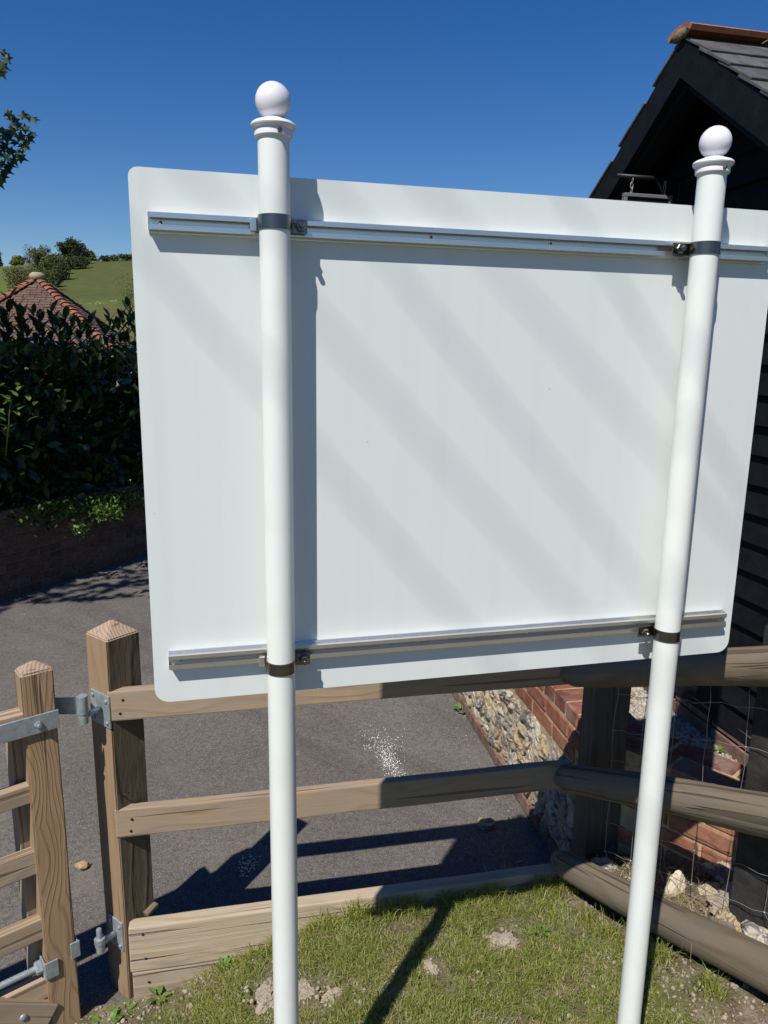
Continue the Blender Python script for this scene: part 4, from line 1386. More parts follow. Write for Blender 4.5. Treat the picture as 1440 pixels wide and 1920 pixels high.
# added core that blocks light, near black to paint the hedge's inner shade
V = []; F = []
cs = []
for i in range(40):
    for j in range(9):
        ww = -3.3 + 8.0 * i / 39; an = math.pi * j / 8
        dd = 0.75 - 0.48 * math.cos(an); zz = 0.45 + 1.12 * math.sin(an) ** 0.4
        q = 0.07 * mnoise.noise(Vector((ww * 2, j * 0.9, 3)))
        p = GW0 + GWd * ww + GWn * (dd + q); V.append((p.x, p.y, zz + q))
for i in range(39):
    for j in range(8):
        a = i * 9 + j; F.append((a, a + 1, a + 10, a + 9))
new_obj('shade_core', mesh_py('shade_core', V, F, True), M['hedge_shade'], hedge)
# upright sprigs along the top, leaf by leaf
spr = [(20, 556, 1), (33, 575, 0.8), (63, 585, 0.8), (95, 583, 0.9), (122, 590, 0.7), (5, 590, 0.9), (172, 598, 0.8), (205, 592, 0.9), (240, 563, 1.35), (150, 608, 0.7), (80, 610, 0.7), (48, 604, 0.8), (222, 606, 0.8), (190, 612, 0.7), (110, 612, 0.7), (12, 600, 1.0), (40, 590, 1.0), (100, 600, 0.9), (135, 604, 0.8), (165, 612, 0.7), (228, 590, 1.0), (250, 585, 0.9), (72, 596, 0.8)]
GWp = GW0 + GWn * 0.35
for (px, py, sc_) in spr:
    d = ray_pt(px, py, 1.0) - Vector((0, 0, 1.8))
    # meet the vertical plane through the hedge top
    t = (GWp.dot(GWn)) / (d.dot(GWn)); tip = Vector((0, 0, 1.8)) + d * t
    hgt = 0.44 * sc_
    lean = Vector((random.uniform(-0.12, 0.12), random.uniform(-0.1, 0.1), 0))
    basep = tip - Vector((0, 0, hgt)) - lean
    new_obj('stem', tube_mesh('stem', [basep - Vector((0, 0, 0.1)), basep.lerp(tip, 0.5), tip - Vector((0, 0, 0.04))], [0.006, 0.005, 0.002], 6), M['stem'], hedge)
    nlv = 11 if sc_ < 1.2 else 14
    for i in range(nlv):
        f = i / (nlv - 1); an = i * 2.4 + px
        pos = basep.lerp(tip, 0.1 + 0.85 * f)
        upk = 0.55 + 1.0 * f
        x = Vector((math.cos(an), math.sin(an), upk)).normalized(); zz = Vector((-math.cos(an) * upk, -math.sin(an) * upk, 1)).normalized(); y = zz.cross(x)
        leaf_obj('laurel', random.uniform(0.115, 0.16), M['laurel'], hedge, pos, Matrix((x, y, zz)).transposed())
# climber spilling over the wall
cl = thing('climbing_plant', 'bright green small leaved climber spilling over the old brick wall below the laurel', 'climber', GW0 + GWd * 1.15 + Vector((0, 0, 0.3)))
n = 1500
w = rng.normal(1.0, 0.42, n); z = 0.47 - np.abs(rng.normal(0, 0.12, n)) + 0.10 * (w - 1.0) * -0.6
P = np.array(GW0)[None, :] + np.array(GWd)[None, :] * w[:, None] - np.array(GWn)[None, :] * (np.abs(rng.normal(0.03, 0.05, n)))[:, None]
P[:, 2] = z
leaf_cloud('leaves', 'oval', P, rng.uniform(0.025, 0.05, n), rand_rot(n, 0.4, np.array([0.3, -0.3, -0.3]), 0.9), M['ivy'], cl, kind='stuff')

# ------------------------------------------------------------------ sycamore whose crown shades the hedge (crown mostly left of the picture)
syc = thing('sycamore_tree', 'sycamore branch with dark lobed leaves reaching in at the upper left edge', 'tree', (-5.4, 1.6, -0.3))
tr = [(-5.4, 1.6, -0.4), (-5.35, 1.7, 1.0), (-5.2, 1.9, 2.6), (-5.0, 2.4, 4.2), (-4.9, 2.9, 5.6), (-4.9, 3.3, 7.0)]
new_obj('trunk', tube_mesh('trunk', tr, [0.20, 0.16, 0.14, 0.11, 0.07, 0.03], 12), M['bark'], syc)
for a_, b_ in (((-5.1, 2.1, 3.3), (-4.3, 3.8, 4.3)), ((-5.0, 2.4, 4.2), (-5.6, 4.4, 5.6)), ((-4.95, 2.8, 5.0), (-3.9, 3.6, 6.2)), ((-5.1, 2.0, 3.0), (-6.3, 2.8, 4.6)), ((-4.9, 2.9, 5.6), (-4.6, 4.6, 6.6))):
    a_, b_ = Vector(a_), Vector(b_)
    new_obj('branch', tube_mesh('branch', [a_, a_.lerp(b_, 0.5) + Vector((0, 0, 0.12)), b_], [0.06, 0.04, 0.015], 8), M['bark'], syc)
fleck1 = GW0 + GWd * 0.90 - GWn * 0.27 + Vector((0, 0, 0.36))
fleck2 = ray_pt(22, 775, 5.85)
fleck3 = GW0 + GWd * 0.62 - GWn * 0.24 + Vector((0, 0, 0.24))
gaps = []
for fk, hr in ((fleck1, 0.20), (fleck2, 0.20), (fleck3, 0.10)):
    q = fk - SUN * ((fk.z - DRIVE) / SUN.z); gaps.append((q.x, q.y, hr))
lit_leaves = thing('lit_laurel_leaves', 'sunlit laurel leaves, coloured brighter to look lit, at the left edge low in the dark hedge', 'hedge leaves', fleck2 - Vector((0, 0, 0.3)))
new_obj('stem', tube_mesh('stem', [fleck2 - Vector((0.25, -0.35, 0.35)), fleck2 - Vector((0.08, -0.1, 0.1)), fleck2 + Vector((0, 0, 0.1))], [0.006, 0.005, 0.002], 6), M['stem'], lit_leaves)
for i in range(26):
    an = i * 2.4; f = random.random()
    pos = fleck2 + Vector((random.gauss(0, 0.06), random.gauss(0, 0.05), random.gauss(0, 0.13)))
    x = Vector((math.cos(an), math.sin(an), 0.5)).normalized(); zz = Vector((-math.cos(an) * 0.5, -math.sin(an) * 0.5, 1)).normalized(); y = zz.cross(x)
    leaf_obj('laurel', random.uniform(0.06, 0.10), M['ivy'], lit_leaves, pos, Matrix((x, y, zz)).transposed())  # lighter climber green paints the sunlit look onto these hedge leaves
for fk, nn_, sp in ((fleck1, 200, 0.065), (fleck3, 60, 0.045)):
    P = np.array(fk)[None, :] + rng.normal(0, 1, (nn_, 3)) * np.array([sp, sp, sp * 0.8])[None, :]
    leaf_cloud('leaves', 'oval', P, rng.uniform(0.03, 0.055, nn_), rand_rot(nn_, 0.5, np.array([0.3, -0.3, -0.2]), 0.9), M['ivy'], cl, kind='stuff')
cand = []
tries = 0
nb_ = Vector((-0.53, 0.85, 0)).normalized()
while len(cand) < 7600 and tries < 90000:
    tries += 1
    lx = random.uniform(-6.8, -1.2); ly = random.uniform(5.3, 10.3)
    dline = (Vector((lx, ly, 0)) - Vector((-2.62, 5.98, 0))).dot(nb_)
    edge = 0.30 * mnoise.noise(Vector((lx * 2.2, ly * 2.2, 0))) + 0.15 * mnoise.noise(Vector((lx * 6, ly * 6, 0)))
    if dline + edge < 0.0: continue
    if dline < 0.7 and mnoise.noise(Vector((lx * 4, ly * 4, 7))) > 0.12 + dline * 0.8: continue
    if any((lx - hx) ** 2 + (ly - hy) ** 2 < hr * hr for hx, hy, hr in gaps): continue
    h = random.uniform(3.2, 6.4)
    P_ = Vector((lx, ly, DRIVE)) + SUN * (h / SUN.z)
    if mnoise.noise(P_ * 1.1) < -0.25 and random.random() < 0.5: continue
    q = to_screen(P_)
    if -60 < q[0] < 1500 and -60 < q[1] < 1980: continue
    cand.append(P_)
P = np.array([tuple(p) for p in cand]); n = len(P)
leaf_cloud('crown', 'sycamore', P, rng.uniform(0.11, 0.17, n), rand_rot(n, 0.5), M['sycamore'], syc, kind='stuff')
tips = [(3, 97), (12, 108), (2, 122), (0, 133), (14, 212), (24, 222), (42, 214), (54, 220), (62, 222), (30, 232), (46, 240), (58, 250), (20, 244), (36, 254), (52, 258), (10, 256), (26, 266), (44, 270), (4, 272),
        (18, 282), (34, 284), (46, 276), (8, 292), (24, 298), (36, 294), (2, 306), (16, 308), (10, 318), (2, 328), (-4, 340), (-8, 262), (-6, 284), (-8, 305), (-8, 240), (4, 244)]
dist = 6.6
ends = []
for (px, py) in tips:
    p = ray_pt(px, py, dist + random.uniform(-0.15, 0.15))
    an = random.uniform(0.6, 1.4)
    x = Vector((0.75, 0.1, -0.65)) + Vector((random.uniform(-0.4, 0.4), random.uniform(-0.4, 0.4), random.uniform(-0.4, 0.4))); x.normalize()
    zz = Vector((random.uniform(-0.5, 0.5), -0.75, 0.55 + random.uniform(-0.3, 0.3))); y = zz.cross(x).normalized(); zz = x.cross(y)
    leaf_obj('sycamore', random.uniform(0.085, 0.125), M['sycamore'], syc, p, Matrix((x, y, zz)).transposed())
tw = [ray_pt(-120, 300, 6.7), ray_pt(-20, 262, 6.62), ray_pt(30, 245, 6.6), ray_pt(50, 236, 6.6)]
new_obj('branch', tube_mesh('branch', [Vector((-4.3, 3.8, 4.3))] + tw, [0.02, 0.012, 0.008, 0.005, 0.002], 6), M['bark'], syc)
new_obj('branch', tube_mesh('branch', [Vector((-4.3, 3.8, 4.3)), ray_pt(-90, 120, 6.7), ray_pt(0, 108, 6.6)], [0.016, 0.009, 0.002], 6), M['bark'], syc)
q_ = []
for i in range(160):
    q_.append(tuple(ray_pt(random.uniform(-150, -18), random.uniform(60, 380), dist + random.uniform(-0.3, 0.3))))
leaf_cloud('edge_leaves', 'sycamore', np.array(q_), rng.uniform(0.09, 0.13, len(q_)), rand_rot(len(q_), 0.4, np.array([0.6, 0.0, -0.5]), 0.6), M['sycamore'], syc, kind='stuff')

# ------------------------------------------------------------------ outbuilding with hipped tiled roof
DR = 16.0
ap = ray_pt(70, 524, DR)
slope = R(40); side_h = 3.2                      # half side
out_b = thing('tiled_outbuilding', 'small outbuilding with a pyramid roof of brown tiles and orange hip tiles beyond the hedge', 'building', (ap.x, ap.y, -0.3))
turn = R(25 - 60)
hgt = side_h * math.tan(slope)
def rp(u, v, dz=0.0):     # roof local coordinates
    c, s = math.cos(turn + R(45)), math.sin(turn + R(45))
    return Vector((ap.x + u * c - v * s, ap.y + u * s + v * c, ap.z - max(abs(u), abs(v)) * math.tan(slope) + dz))
cor = [rp(side_h, side_h), rp(-side_h, side_h), rp(-side_h, -side_h), rp(side_h, -side_h)]
V = [ap - Vector((0, 0, 0.03))] + [c - Vector((0, 0, 0.03)) for c in cor]
new_obj('roof_deck', mesh_py('roof_deck', V, [(0, 1, 2), (0, 2, 3), (0, 3, 4), (0, 4, 1), (4, 3, 2, 1)]), M['rooftile'], out_b)
ins = 0.88
V = []
for zz in (cor[0].z + 0.05, -0.5):
    for (u, v) in ((1, 1), (-1, 1), (-1, -1), (1, -1)):
        p = rp(side_h * ins * u, side_h * ins * v); V.append((p.x, p.y, zz))
new_obj('wall', mesh_py('wall', V, [(0, 1, 5, 4), (1, 2, 6, 5), (2, 3, 7, 6), (3, 0, 4, 7), (4, 5, 6, 7)]), M['brick_old'], out_b)
tile_me = [box_mesh('roof_tile', 0.192, 0.165, 0.018, 0.002, 1, (0, 0, 0), 0.002) for _ in range(4)]
def roof_face(n_out, as_parts, maxrow):
    """n_out: unit horizontal direction index 0..3 for local +u, +v, -u, -v"""
    c, s = math.cos(turn + R(45)), math.sin(turn + R(45))
    U = [Vector((c, s, 0)), Vector((-s, c, 0)), Vector((-c, -s, 0)), Vector((s, -c, 0))][n_out]
    T = Vector((0, 0, 1)).cross(U)
    dn = U * math.cos(slope) - Vector((0, 0, 1)) * math.sin(slope); nr = U * math.sin(slope) + Vector((0, 0, 1)) * math.cos(slope)
    mats = []
    k = 1
    while k < maxrow:
        dd = k * 0.072
        half = dd * math.cos(slope)
        nt = int(2 * half / 0.20) + 1
        st_ = -(nt - 1) / 2 * 0.20 + (0.05 if k % 2 else -0.05)
        for i in range(nt):
            xx = st_ + i * 0.20
            L = 1.0
            if abs(xx) > half: continue
            p = ap + dn * dd + T * xx + nr * (0.020 + random.uniform(-0.004, 0.004))
            m = Matrix((T, nr.cross(T), nr)).transposed().to_4x4(); m.translation = p
            m = m @ Matrix.Rotation(-0.13, 4, 'X') @ Matrix.Rotation(random.uniform(-0.02, 0.02), 4, 'Z') @ Matrix.Rotation(random.uniform(-0.02, 0.02), 4, 'Y')
            mats.append(m)
        k += 1
    if as_parts:
        for m in mats: new_obj('roof_tile', random.choice(tile_me), M['rooftile'], out_b, m)
    else:
        bm = bmesh.new()
        for m in mats:
            s_ = len(bm.verts); bm.from_mesh(tile_me[0]); bm.verts.ensure_lookup_table()
            bmesh.ops.transform(bm, matrix=m, verts=bm.verts[s_:])
        me = bpy.data.meshes.new('side_tiles'); bm.to_mesh(me); bm.free()
        me.materials.append(M['rooftile'])
        new_obj('side_tiles', me, None, out_b, kind='stuff')
cam_dir = (Vector((0, 0, 0)) - Vector((ap.x, ap.y, 0))).normalized()
c, s = math.cos(turn + R(45)), math.sin(turn + R(45))
Us = [Vector((c, s, 0)), Vector((-s, c, 0)), Vector((-c, -s, 0)), Vector((s, -c, 0))]
order = sorted(range(4), key=lambda i: -Us[i].dot(cam_dir))
roof_face(order[0], True, 31)
for i in order[1:]: roof_face(i, False, 56)
hip_me = []
def bonnet():
    bm = bmesh.new(); V = []
    for x, r, zz in ((0, 0.075, 0.0), (0.17, 0.115, -0.005)):
        for a in range(-70, 71, 20): V.append(bm.verts.new((x, r * math.sin(R(a)), zz + r * 0.62 * math.cos(R(a)) - 0.02)))
        for a in range(70, -71, -20): V.append(bm.verts.new((x, r * 0.86 * math.sin(R(a)), zz + r * 0.62 * math.cos(R(a)) - 0.034)))
    n = 16
    for k in range(n): bm.faces.new((V[k], V[(k + 1) % n], V[n + (k + 1) % n], V[n + k]))
    bm.faces.new(V[:n][::-1]); bm.faces.new(V[n:])
    bmesh.ops.triangulate(bm, faces=[f for f in bm.faces if len(f.verts) > 4])
    bmesh.ops.recalc_face_normals(bm, faces=bm.faces)
    me = bpy.data.meshes.new('hip_tile'); bm.to_mesh(me); bm.free(); return me
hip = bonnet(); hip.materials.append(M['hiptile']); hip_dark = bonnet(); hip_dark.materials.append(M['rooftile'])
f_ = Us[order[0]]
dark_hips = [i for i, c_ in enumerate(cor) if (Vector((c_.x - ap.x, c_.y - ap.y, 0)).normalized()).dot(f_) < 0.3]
for ci, cpt in enumerate(cor):
    d = (cpt - ap).normalized(); n_ = int((cpt - ap).length / 0.125)
    for k in range(1, n_):
        if k > 34: break
        m = frame(ap + d * (0.125 * k - 0.05) + Vector((0, 0, 0.03 + random.uniform(-0.003, 0.003))), d) @ Matrix.Rotation(-0.10, 4, 'Y')
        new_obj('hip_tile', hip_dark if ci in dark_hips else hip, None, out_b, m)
new_obj('roof_cap', rock_mesh('roof_cap', 0.125, 2, 0.2, (1.15, 1.15, 0.75), 3), M['clod'], out_b, Matrix.Translation(ap + Vector((0, 0, 0.05))))

# ------------------------------------------------------------------ trees and scrub on the hill
def far_tree(name, label, cat, px, py, wpx, hpx, mat, n, group=None, sparse=1.0, r_force=None, lobes=11, trunk=True):
    if r_force:
        p = ray_pt(px, py, r_force); r = r_force
    else:
        p, r = hit_terrain(px, py)
        if p is None:
            p = ray_pt(px, py, 300); r = 300
            p.z = far_z(p.x, p.y)
    k = r / 1398.8
    Wd = wpx * k * 1.12; Hh = hpx * k * 0.93
    t = thing(name, label, cat, p, group)
    n = int(n * 1.6)
    P = []
    S = int(px * 7 + py)
    rs = random.Random(S)
    lob = []
    for i in range(lobes):
        a = rs.uniform(0, 6.283); q = rs.uniform(0.1, 0.62)
        lob.append((math.cos(a) * q * Wd / 2, math.sin(a) * q * Wd / 2, Hh * rs.uniform(0.2, 0.82), Wd / 2 * rs.uniform(0.35, 0.6), Hh * rs.uniform(0.15, 0.28)))
    lob.append((0, 0, Hh * 0.6, Wd * 0.34, Hh * 0.34))
    for i in range(n):
        L = rs.choice(lob)
        v = Vector((rs.gauss(0, 1), rs.gauss(0, 1), rs.gauss(0, 1))).normalized() * (rs.random() ** 0.35)
        P.append((p.x + L[0] + v.x * L[3], p.y + L[1] + v.y * L[3], max(p.z + 0.02 * Hh, p.z + L[2] + v.z * L[4])))
    P = np.array(P)
    leaf_cloud('crown', 'oval', P, rng.uniform(0.6, 1.2, len(P)) * k * 4.2 * sparse, rand_rot(len(P), 0.4), mat, t, kind='stuff')
    if trunk:
        V = [p - Vector((0, 0, 0.3)), p + Vector((0.02 * Wd, 0, Hh * 0.35)), p + Vector((0, 0, Hh * 0.75))]
        new_obj('trunk', tube_mesh('trunk', V, [Wd * 0.045, Wd * 0.03, Wd * 0.01], 6), M['bark'], t)
        for i in range(4):
            L = lob[i]; a_ = p + Vector((0, 0, Hh * 0.3)); b_ = Vector((p.x + L[0], p.y + L[1], p.z + L[2]))
            new_obj('limb', tube_mesh('limb', [a_, a_.lerp(b_, 0.5), b_], [Wd * 0.02, Wd * 0.014, Wd * 0.004], 5), M['bark'], t)
    return t
G1 = 'trees and scrub along the hill hedgerow'
far_tree('lime_green_tree', 'small bright lime green tree leftmost on the hill crest', 'tree', 34, 492, 22, 26, M['tree_lime'], 700, G1)
far_tree('pale_bare_tree', 'tall pale grey barely leafed tree on the hill crest behind the tiled roof', 'tree', 56, 494, 30, 46, M['tree_bare'], 420, G1, 0.6)
far_tree('olive_tree', 'wide olive green bush tree just right of the pale grey tree on the crest', 'tree', 76, 506, 44, 40, M['tree_far'], 1100, G1)
far_tree('round_bush', 'low olive bush filling the hedgerow between the two crest groups', 'bush', 96, 508, 36, 28, M['tree_far'], 800, G1, trunk=False)
far_tree('russet_scrub', 'brown leafless scrub left of the tiled roof apex', 'bush', 38, 552, 62, 50, M['tree_brown'], 1500, G1, 0.7, trunk=False)
far_tree('russet_scrub', 'olive brown thicket right behind the apex of the tiled roof', 'bush', 78, 546, 48, 44, M['tree_far'], 1200, G1, 0.8, trunk=False)
far_tree('hedgerow_tree', 'dark green tree at the middle of the diagonal hedgerow', 'tree', 108, 516, 40, 38, M['tree_far'], 1200, G1)
far_tree('evergreen_tree', 'tallest dark rounded evergreen on the hill crest', 'tree', 130, 497, 40, 46, M['tree_dark'], 1500, G1)
far_tree('evergreen_tree', 'dark evergreen leaning right beside the tallest evergreen on the crest', 'tree', 149, 494, 30, 42, M['tree_dark'], 1000, G1)
far_tree('dark_bush', 'dark bush at the foot of the tallest evergreen, above the pasture', 'bush', 140, 506, 44, 24, M['tree_dark'], 900, G1, trunk=False)
far_tree('dark_bush', 'almost black bush lowest in the diagonal hedgerow beside the pasture', 'bush', 116, 526, 34, 30, M['tree_dark'], 800, G1, trunk=False)
far_tree('dark_bush', 'dark bush where the hedgerow meets the roof line on its right', 'bush', 100, 540, 28, 30, M['tree_dark'], 700, G1, trunk=False)
far_tree('lollipop_tree', 'left one of the two small round trees standing on the skyline', 'tree', 164, 488, 18, 24, M['tree_far'], 500, G1)
far_tree('lollipop_tree', 'right one of the two small round trees standing on the skyline', 'tree', 175, 487, 20, 26, M['tree_far'], 600, G1)
for i, (px, w_) in enumerate(((197, 18), (214, 20), (233, 24), (250, 22))):
    far_tree('skyline_bush', ['low bush nearest the skyline trees', 'second low bush along the skyline hedge', 'third low bush along the skyline hedge', 'low bush on the skyline touching the notice board edge'][i], 'bush', px, 489 - i, w_, 8, M['tree_far'] if i % 2 else M['tree_dark'], 260, 'skyline bushes', trunk=False)
far_tree('conifer', 'dark conifer tip on the skyline at the left edge', 'tree', -3, 492, 12, 36, M['tree_dark'], 400)
far_tree('olive_shrub', 'loose olive green shrub on the pasture beside the left edge of the notice board', 'bush', 243, 585, 58, 72, M['tree_lime'], 420, None, 0.7, r_force=70)
for i, px in enumerate(range(158, 262, 9)):
    pass
# pale stones along the lower field boundary
V0, F0_ = leaf_shape('oval')
bm = bmesh.new()
for i in range(90):
    px = 150 + 115 * random.random()
    p, r = hit_terrain(px, 568 + random.uniform(-3, 3) - (px - 200) * 0.02)
    if p is None: continue
    s_ = len(bm.verts)
    bmesh.ops.create_icosphere(bm, subdivisions=1, radius=r / 1398.8 * random.uniform(0.7, 1.8), matrix=Matrix.Translation(p) @ Matrix.Diagonal((1.5, 1.2, 0.7, 1)))
me = bpy.data.meshes.new('field_edge_stones'); bm.to_mesh(me); bm.free()
new_obj('field_edge_stones', me, M['mortar'], kind='stuff', label='pale stones and chalk along the lower edge of the pasture')
bm = bmesh.new()

# ------------------------------------------------------------------ loose stones, clods, weeds, spill
def stone(name, label, cat, x, y, z, r, flat, mat, seed, facet=False, group=None, rotz=0.0, amp=0.35):
    return new_obj(name, rough_rock(name, r, 4, flat, seed, amp), mat, None, Matrix.Translation((x, y, z)) @ Matrix.Rotation(rotz, 4, 'Z'), label, cat, group)
stone('flint_stone', 'grey flint stone lying on the drive at the edge of the shadow', 'stone', 0.485, 3.01, DRIVE + 0.012, 0.034, (1.1, 0.8, 0.6), M['flint'], 11, True, amp=0.7)
new_obj('dead_leaf', rock_mesh('dead_leaf', 0.026, 2, 1.1, (1.2, 0.8, 0.45), 5, True, 2.0), M['leafdead'], None, Matrix.Translation((-1.214, 2.69, DRIVE + 0.012)) @ Matrix.Rotation(0.8, 4, 'Z') @ Matrix.Rotation(0.4, 4, 'Y'), 'curled pale dead leaf on the drive between the gate and its post', 'leaf')
# clods in the grass
CR = []
for i, (x, y, s_, lab) in enumerate([(0.40, 2.03, 0.055, 'largest clay clod in the grass, right of the shadow of the post'), (-0.325, 1.90, 0.060, 'clay clod just left of the left white post'),
                                     (-0.225, 1.885, 0.048, 'clay clod just right of the left white post'), (-0.13, 1.84, 0.036, 'flat clay clod between the left post and its shadow'), (0.16, 1.93, 0.03, 'small clay clod just right of the post shadow')]):
    stone('clay_clod', lab, 'clod', x, y, bank_z(x, y) + 0.002, s_ * 0.62, (1.15, 0.8, 0.55), M['clod'], 20 + i, group='clay clods in the grass', rotz=i * 1.3, amp=0.85)
    for q in range(26):
        a_ = random.uniform(0, 6.28); d_ = s_ * random.uniform(0.5, 1.5); CR.append((x + math.cos(a_) * d_, y + math.sin(a_) * d_ * 0.8, bank_z(x, y) + 0.003))
# big stones on the bank behind the logs
def bank_pt(u, v): 
    p = LA + LDir * u + LN * v
    return p.x, p.y, bank2_z(u, v)
for i, (u, v, s_, fl, mat, lab) in enumerate([
    (0.375, 0.135, 0.052, (0.85, 0.4, 1.25), 'chalk', 'large pale pear shaped stone standing on the bank behind the lowest log'),
    (0.60, 0.10, 0.055, (1.0, 0.7, 0.6), 'flint', 'broken grey and black flint behind the lowest log'),
    (0.72, 0.09, 0.060, (1.1, 0.8, 0.45), 'flint', 'flat blue grey flint behind the log, furthest right'),
    (0.55, 0.17, 0.050, (1.2, 0.8, 0.5), 'clod', 'ochre lump of mortar beside the dark post foot'),
    (0.44, 0.22, 0.035, (1.1, 0.8, 0.6), 'flint', 'small white flint in the wire netting'),
    (0.52, 0.24, 0.048, (1.2, 0.9, 0.5), 'flint', 'whitish mottled flint below the brick wall'),
    (0.42, 0.33, 0.055, (1.2, 0.9, 0.6), 'flint', 'grey flint in the shadow under the brick wall'),
    (0.10, 0.10, 0.035, (1.2, 0.9, 0.6), 'flint', 'small pale flint at the foot of the corner post'),
    (0.22, 0.16, 0.030, (1.2, 0.9, 0.6), 'chalk', 'small chalk lump between corner post and pear shaped stone'),
    (0.62, 0.19, 0.050, (1.2, 0.9, 0.55), 'clod', 'tan stone right of the mottled flint')]):
    x, y, z = bank_pt(u, v)
    stone('bank_stone', lab, 'stone', x, y, z + s_ * 0.25, s_, fl, M[mat], 40 + i, group='stones on the bank behind the logs', rotz=i * 0.9 if i else 0.6, amp=0.3 if i == 0 else 0.5)
# small stones everywhere on the bank and along the log: uncountable
def pebbles(name, pts, mat, smin, smax, label=None):
    n = len(pts)
    base = bmesh.new(); bmesh.ops.create_icosphere(base, subdivisions=1, radius=1.0)
    V0 = np.array([v.co[:] for v in base.verts]); F = [tuple(v.index for v in f.verts) for f in base.faces]; base.free()
    k = len(V0)
    S = np.exp(rng.uniform(np.log(smin), np.log(smax), n))
    Rm = rand_rot(n, 0.3)
    an = rng.uniform(0.55, 1.15, (n, 1, 3)); jit = rng.uniform(0.8, 1.2, (n, k, 1))
    V = np.einsum('nij,nkj->nki', Rm, V0[None] * an * jit) * S[:, None, None] + np.array(pts)[:, None, :]
    Fa = np.array(F)
    loops = (Fa[None] + (np.arange(n) * k)[:, None, None]).reshape(-1)
    me = bpy.data.meshes.new(name)
    me.vertices.add(n * k); me.vertices.foreach_set('co', V.reshape(-1).astype(np.float32))
    me.loops.add(len(loops)); me.loops.foreach_set('vertex_index', loops.astype(np.int32))
    me.polygons.add(n * len(F)); me.polygons.foreach_set('loop_start', (np.arange(n * len(F)) * 3).astype(np.int32))
    try: me.polygons.foreach_set('loop_total', np.full(n * len(F), 3, np.int32))
    except Exception: pass
    me.update(); me.validate()
    at = me.attributes.new('tint', 'FLOAT', 'POINT'); at.data.foreach_set('value', np.repeat(rng.random(n), k).astype(np.float32))
    return new_obj(name, me, mat, kind='stuff', label=label)
pts = []
while len(pts) < 5200:
    x = random.uniform(0.55, 1.45); y = random.uniform(1.87, 4.6)
    t = (Vector((x, y, 0)) - WB).dot(BN)
    if t < 0.005: continue
    a1 = (Vector((x, y, 0)) - W0).dot(WN); b1 = (Vector((x, y, 0)) - C0).dot(BNw)
    if a1 < 0.205 or b1 < 0.205: continue
    if y > 3.4 and random.random() < 0.6: continue
    pts.append((x, y, bed_z + random.uniform(0.0, 0.012)))
pebbles('gravel', pts, M['gravel'], 0.006, 0.014, 'pale angular gravel between the brick wall and the barn')
pts = []
for i in range(1400):
    u = random.uniform(0.02, 1.2); v = random.uniform(0.0, 0.5)
    x, y, z = bank_pt(u, v); pts.append((x, y, z + 0.004))
for i in range(420):
    u = random.uniform(-0.02, 0.85); v = -abs(random.gauss(0.06, 0.05)) + 0.02
    p = LA + LDir * u + LN * v; pts.append((p.x, p.y, bank_z(p.x, p.y) + 0.002))
for i in range(260):
    s_ = random.uniform(-0.95, -0.2); t_ = abs(random.gauss(0.07, 0.07))
    p = F0 + FD * s_ - FN * (t_ + 0.03); pts.append((p.x, p.y, bank_z(p.x, p.y) + 0.002))
for i in range(150):
    x = random.uniform(-0.9, 1.2); y = random.uniform(1.2, 2.2)
    if fence_st(x, y)[1] < 0.04: continue
    pts.append((x, y, bank_z(x, y) + 0.003))
pebbles('loose_stones', pts, M['clodstone'], 0.0015, 0.009, 'small pale stones scattered on the bank and in the grass')
# chips along the foot of the flint wall and over the drive
pts = []
for i in range(260):
    x_ = random.uniform(0.2, 2.6); o = abs(random.gauss(0, 0.05))
    p = W0 - WD * x_ - WN * (o + 0.0); pts.append((p.x, p.y, DRIVE + 0.002))
for i in range(500):
    pts.append((random.uniform(-2.6, 0.6), random.uniform(2.3, 6.0), DRIVE + 0.003))
for i in range(120):
    pts.append((random.uniform(-1.6, -0.9), random.uniform(1.5, 2.1), DRIVE + 0.003))
pebbles('drive_grit', pts, M['gravel'], 0.0010, 0.0045, 'pale grit scattered over the asphalt drive')
pts = []
for i in range(1100):
    a_ = random.gauss(0, 1); b_ = random.gauss(0, 1)
    x = 0.035 - 0.06 * a_ * 0.5 + 0.022 * b_ * (1.2 + 0.5 * a_ * (a_ > 0)); y = 3.60 + 0.13 * a_
    if a_ > 0.4: x += 0.05 * random.gauss(0, 1)
    pts.append((x, y, DRIVE + 0.002))
M['white_powder'] = mat_simple('white_chalk_powder', (0.80, 0.79, 0.76), 0.95)
pebbles('chalk_spill', pts, M['white_powder'], 0.0006, 0.0034, 'splash of white chalk crumbs on the drive between the rails')
pts = [(-0.543 + random.gauss(0, 0.022), 2.725 + random.gauss(0, 0.03), DRIVE + 0.001) for i in range(90)]
pebbles('bird_dropping', pts, M['chalk'], 0.002, 0.006, 'white splat in the shadow of the gate post on the drive')
# debris against the board in the corner
n = 500
P = []
for i in range(n):
    s_ = 0.62 + abs(random.gauss(0, 0.10)) * -1.0; p = F0 + FD * (s_ + 0.05) + FN * (0.12 + abs(random.gauss(0, 0.10))); P.append((p.x, p.y, DRIVE + 0.01 + random.random() * 0.03))
leaf_cloud('dead_stalks', 'oval', np.array(P), rng.uniform(0.03, 0.09, n), rand_rot(n, 0.2) * np.array([1, 0.12, 1])[None, None, :], M['straw'], kind='stuff', label='tangle of dead stalks in the shaded corner of the drive')

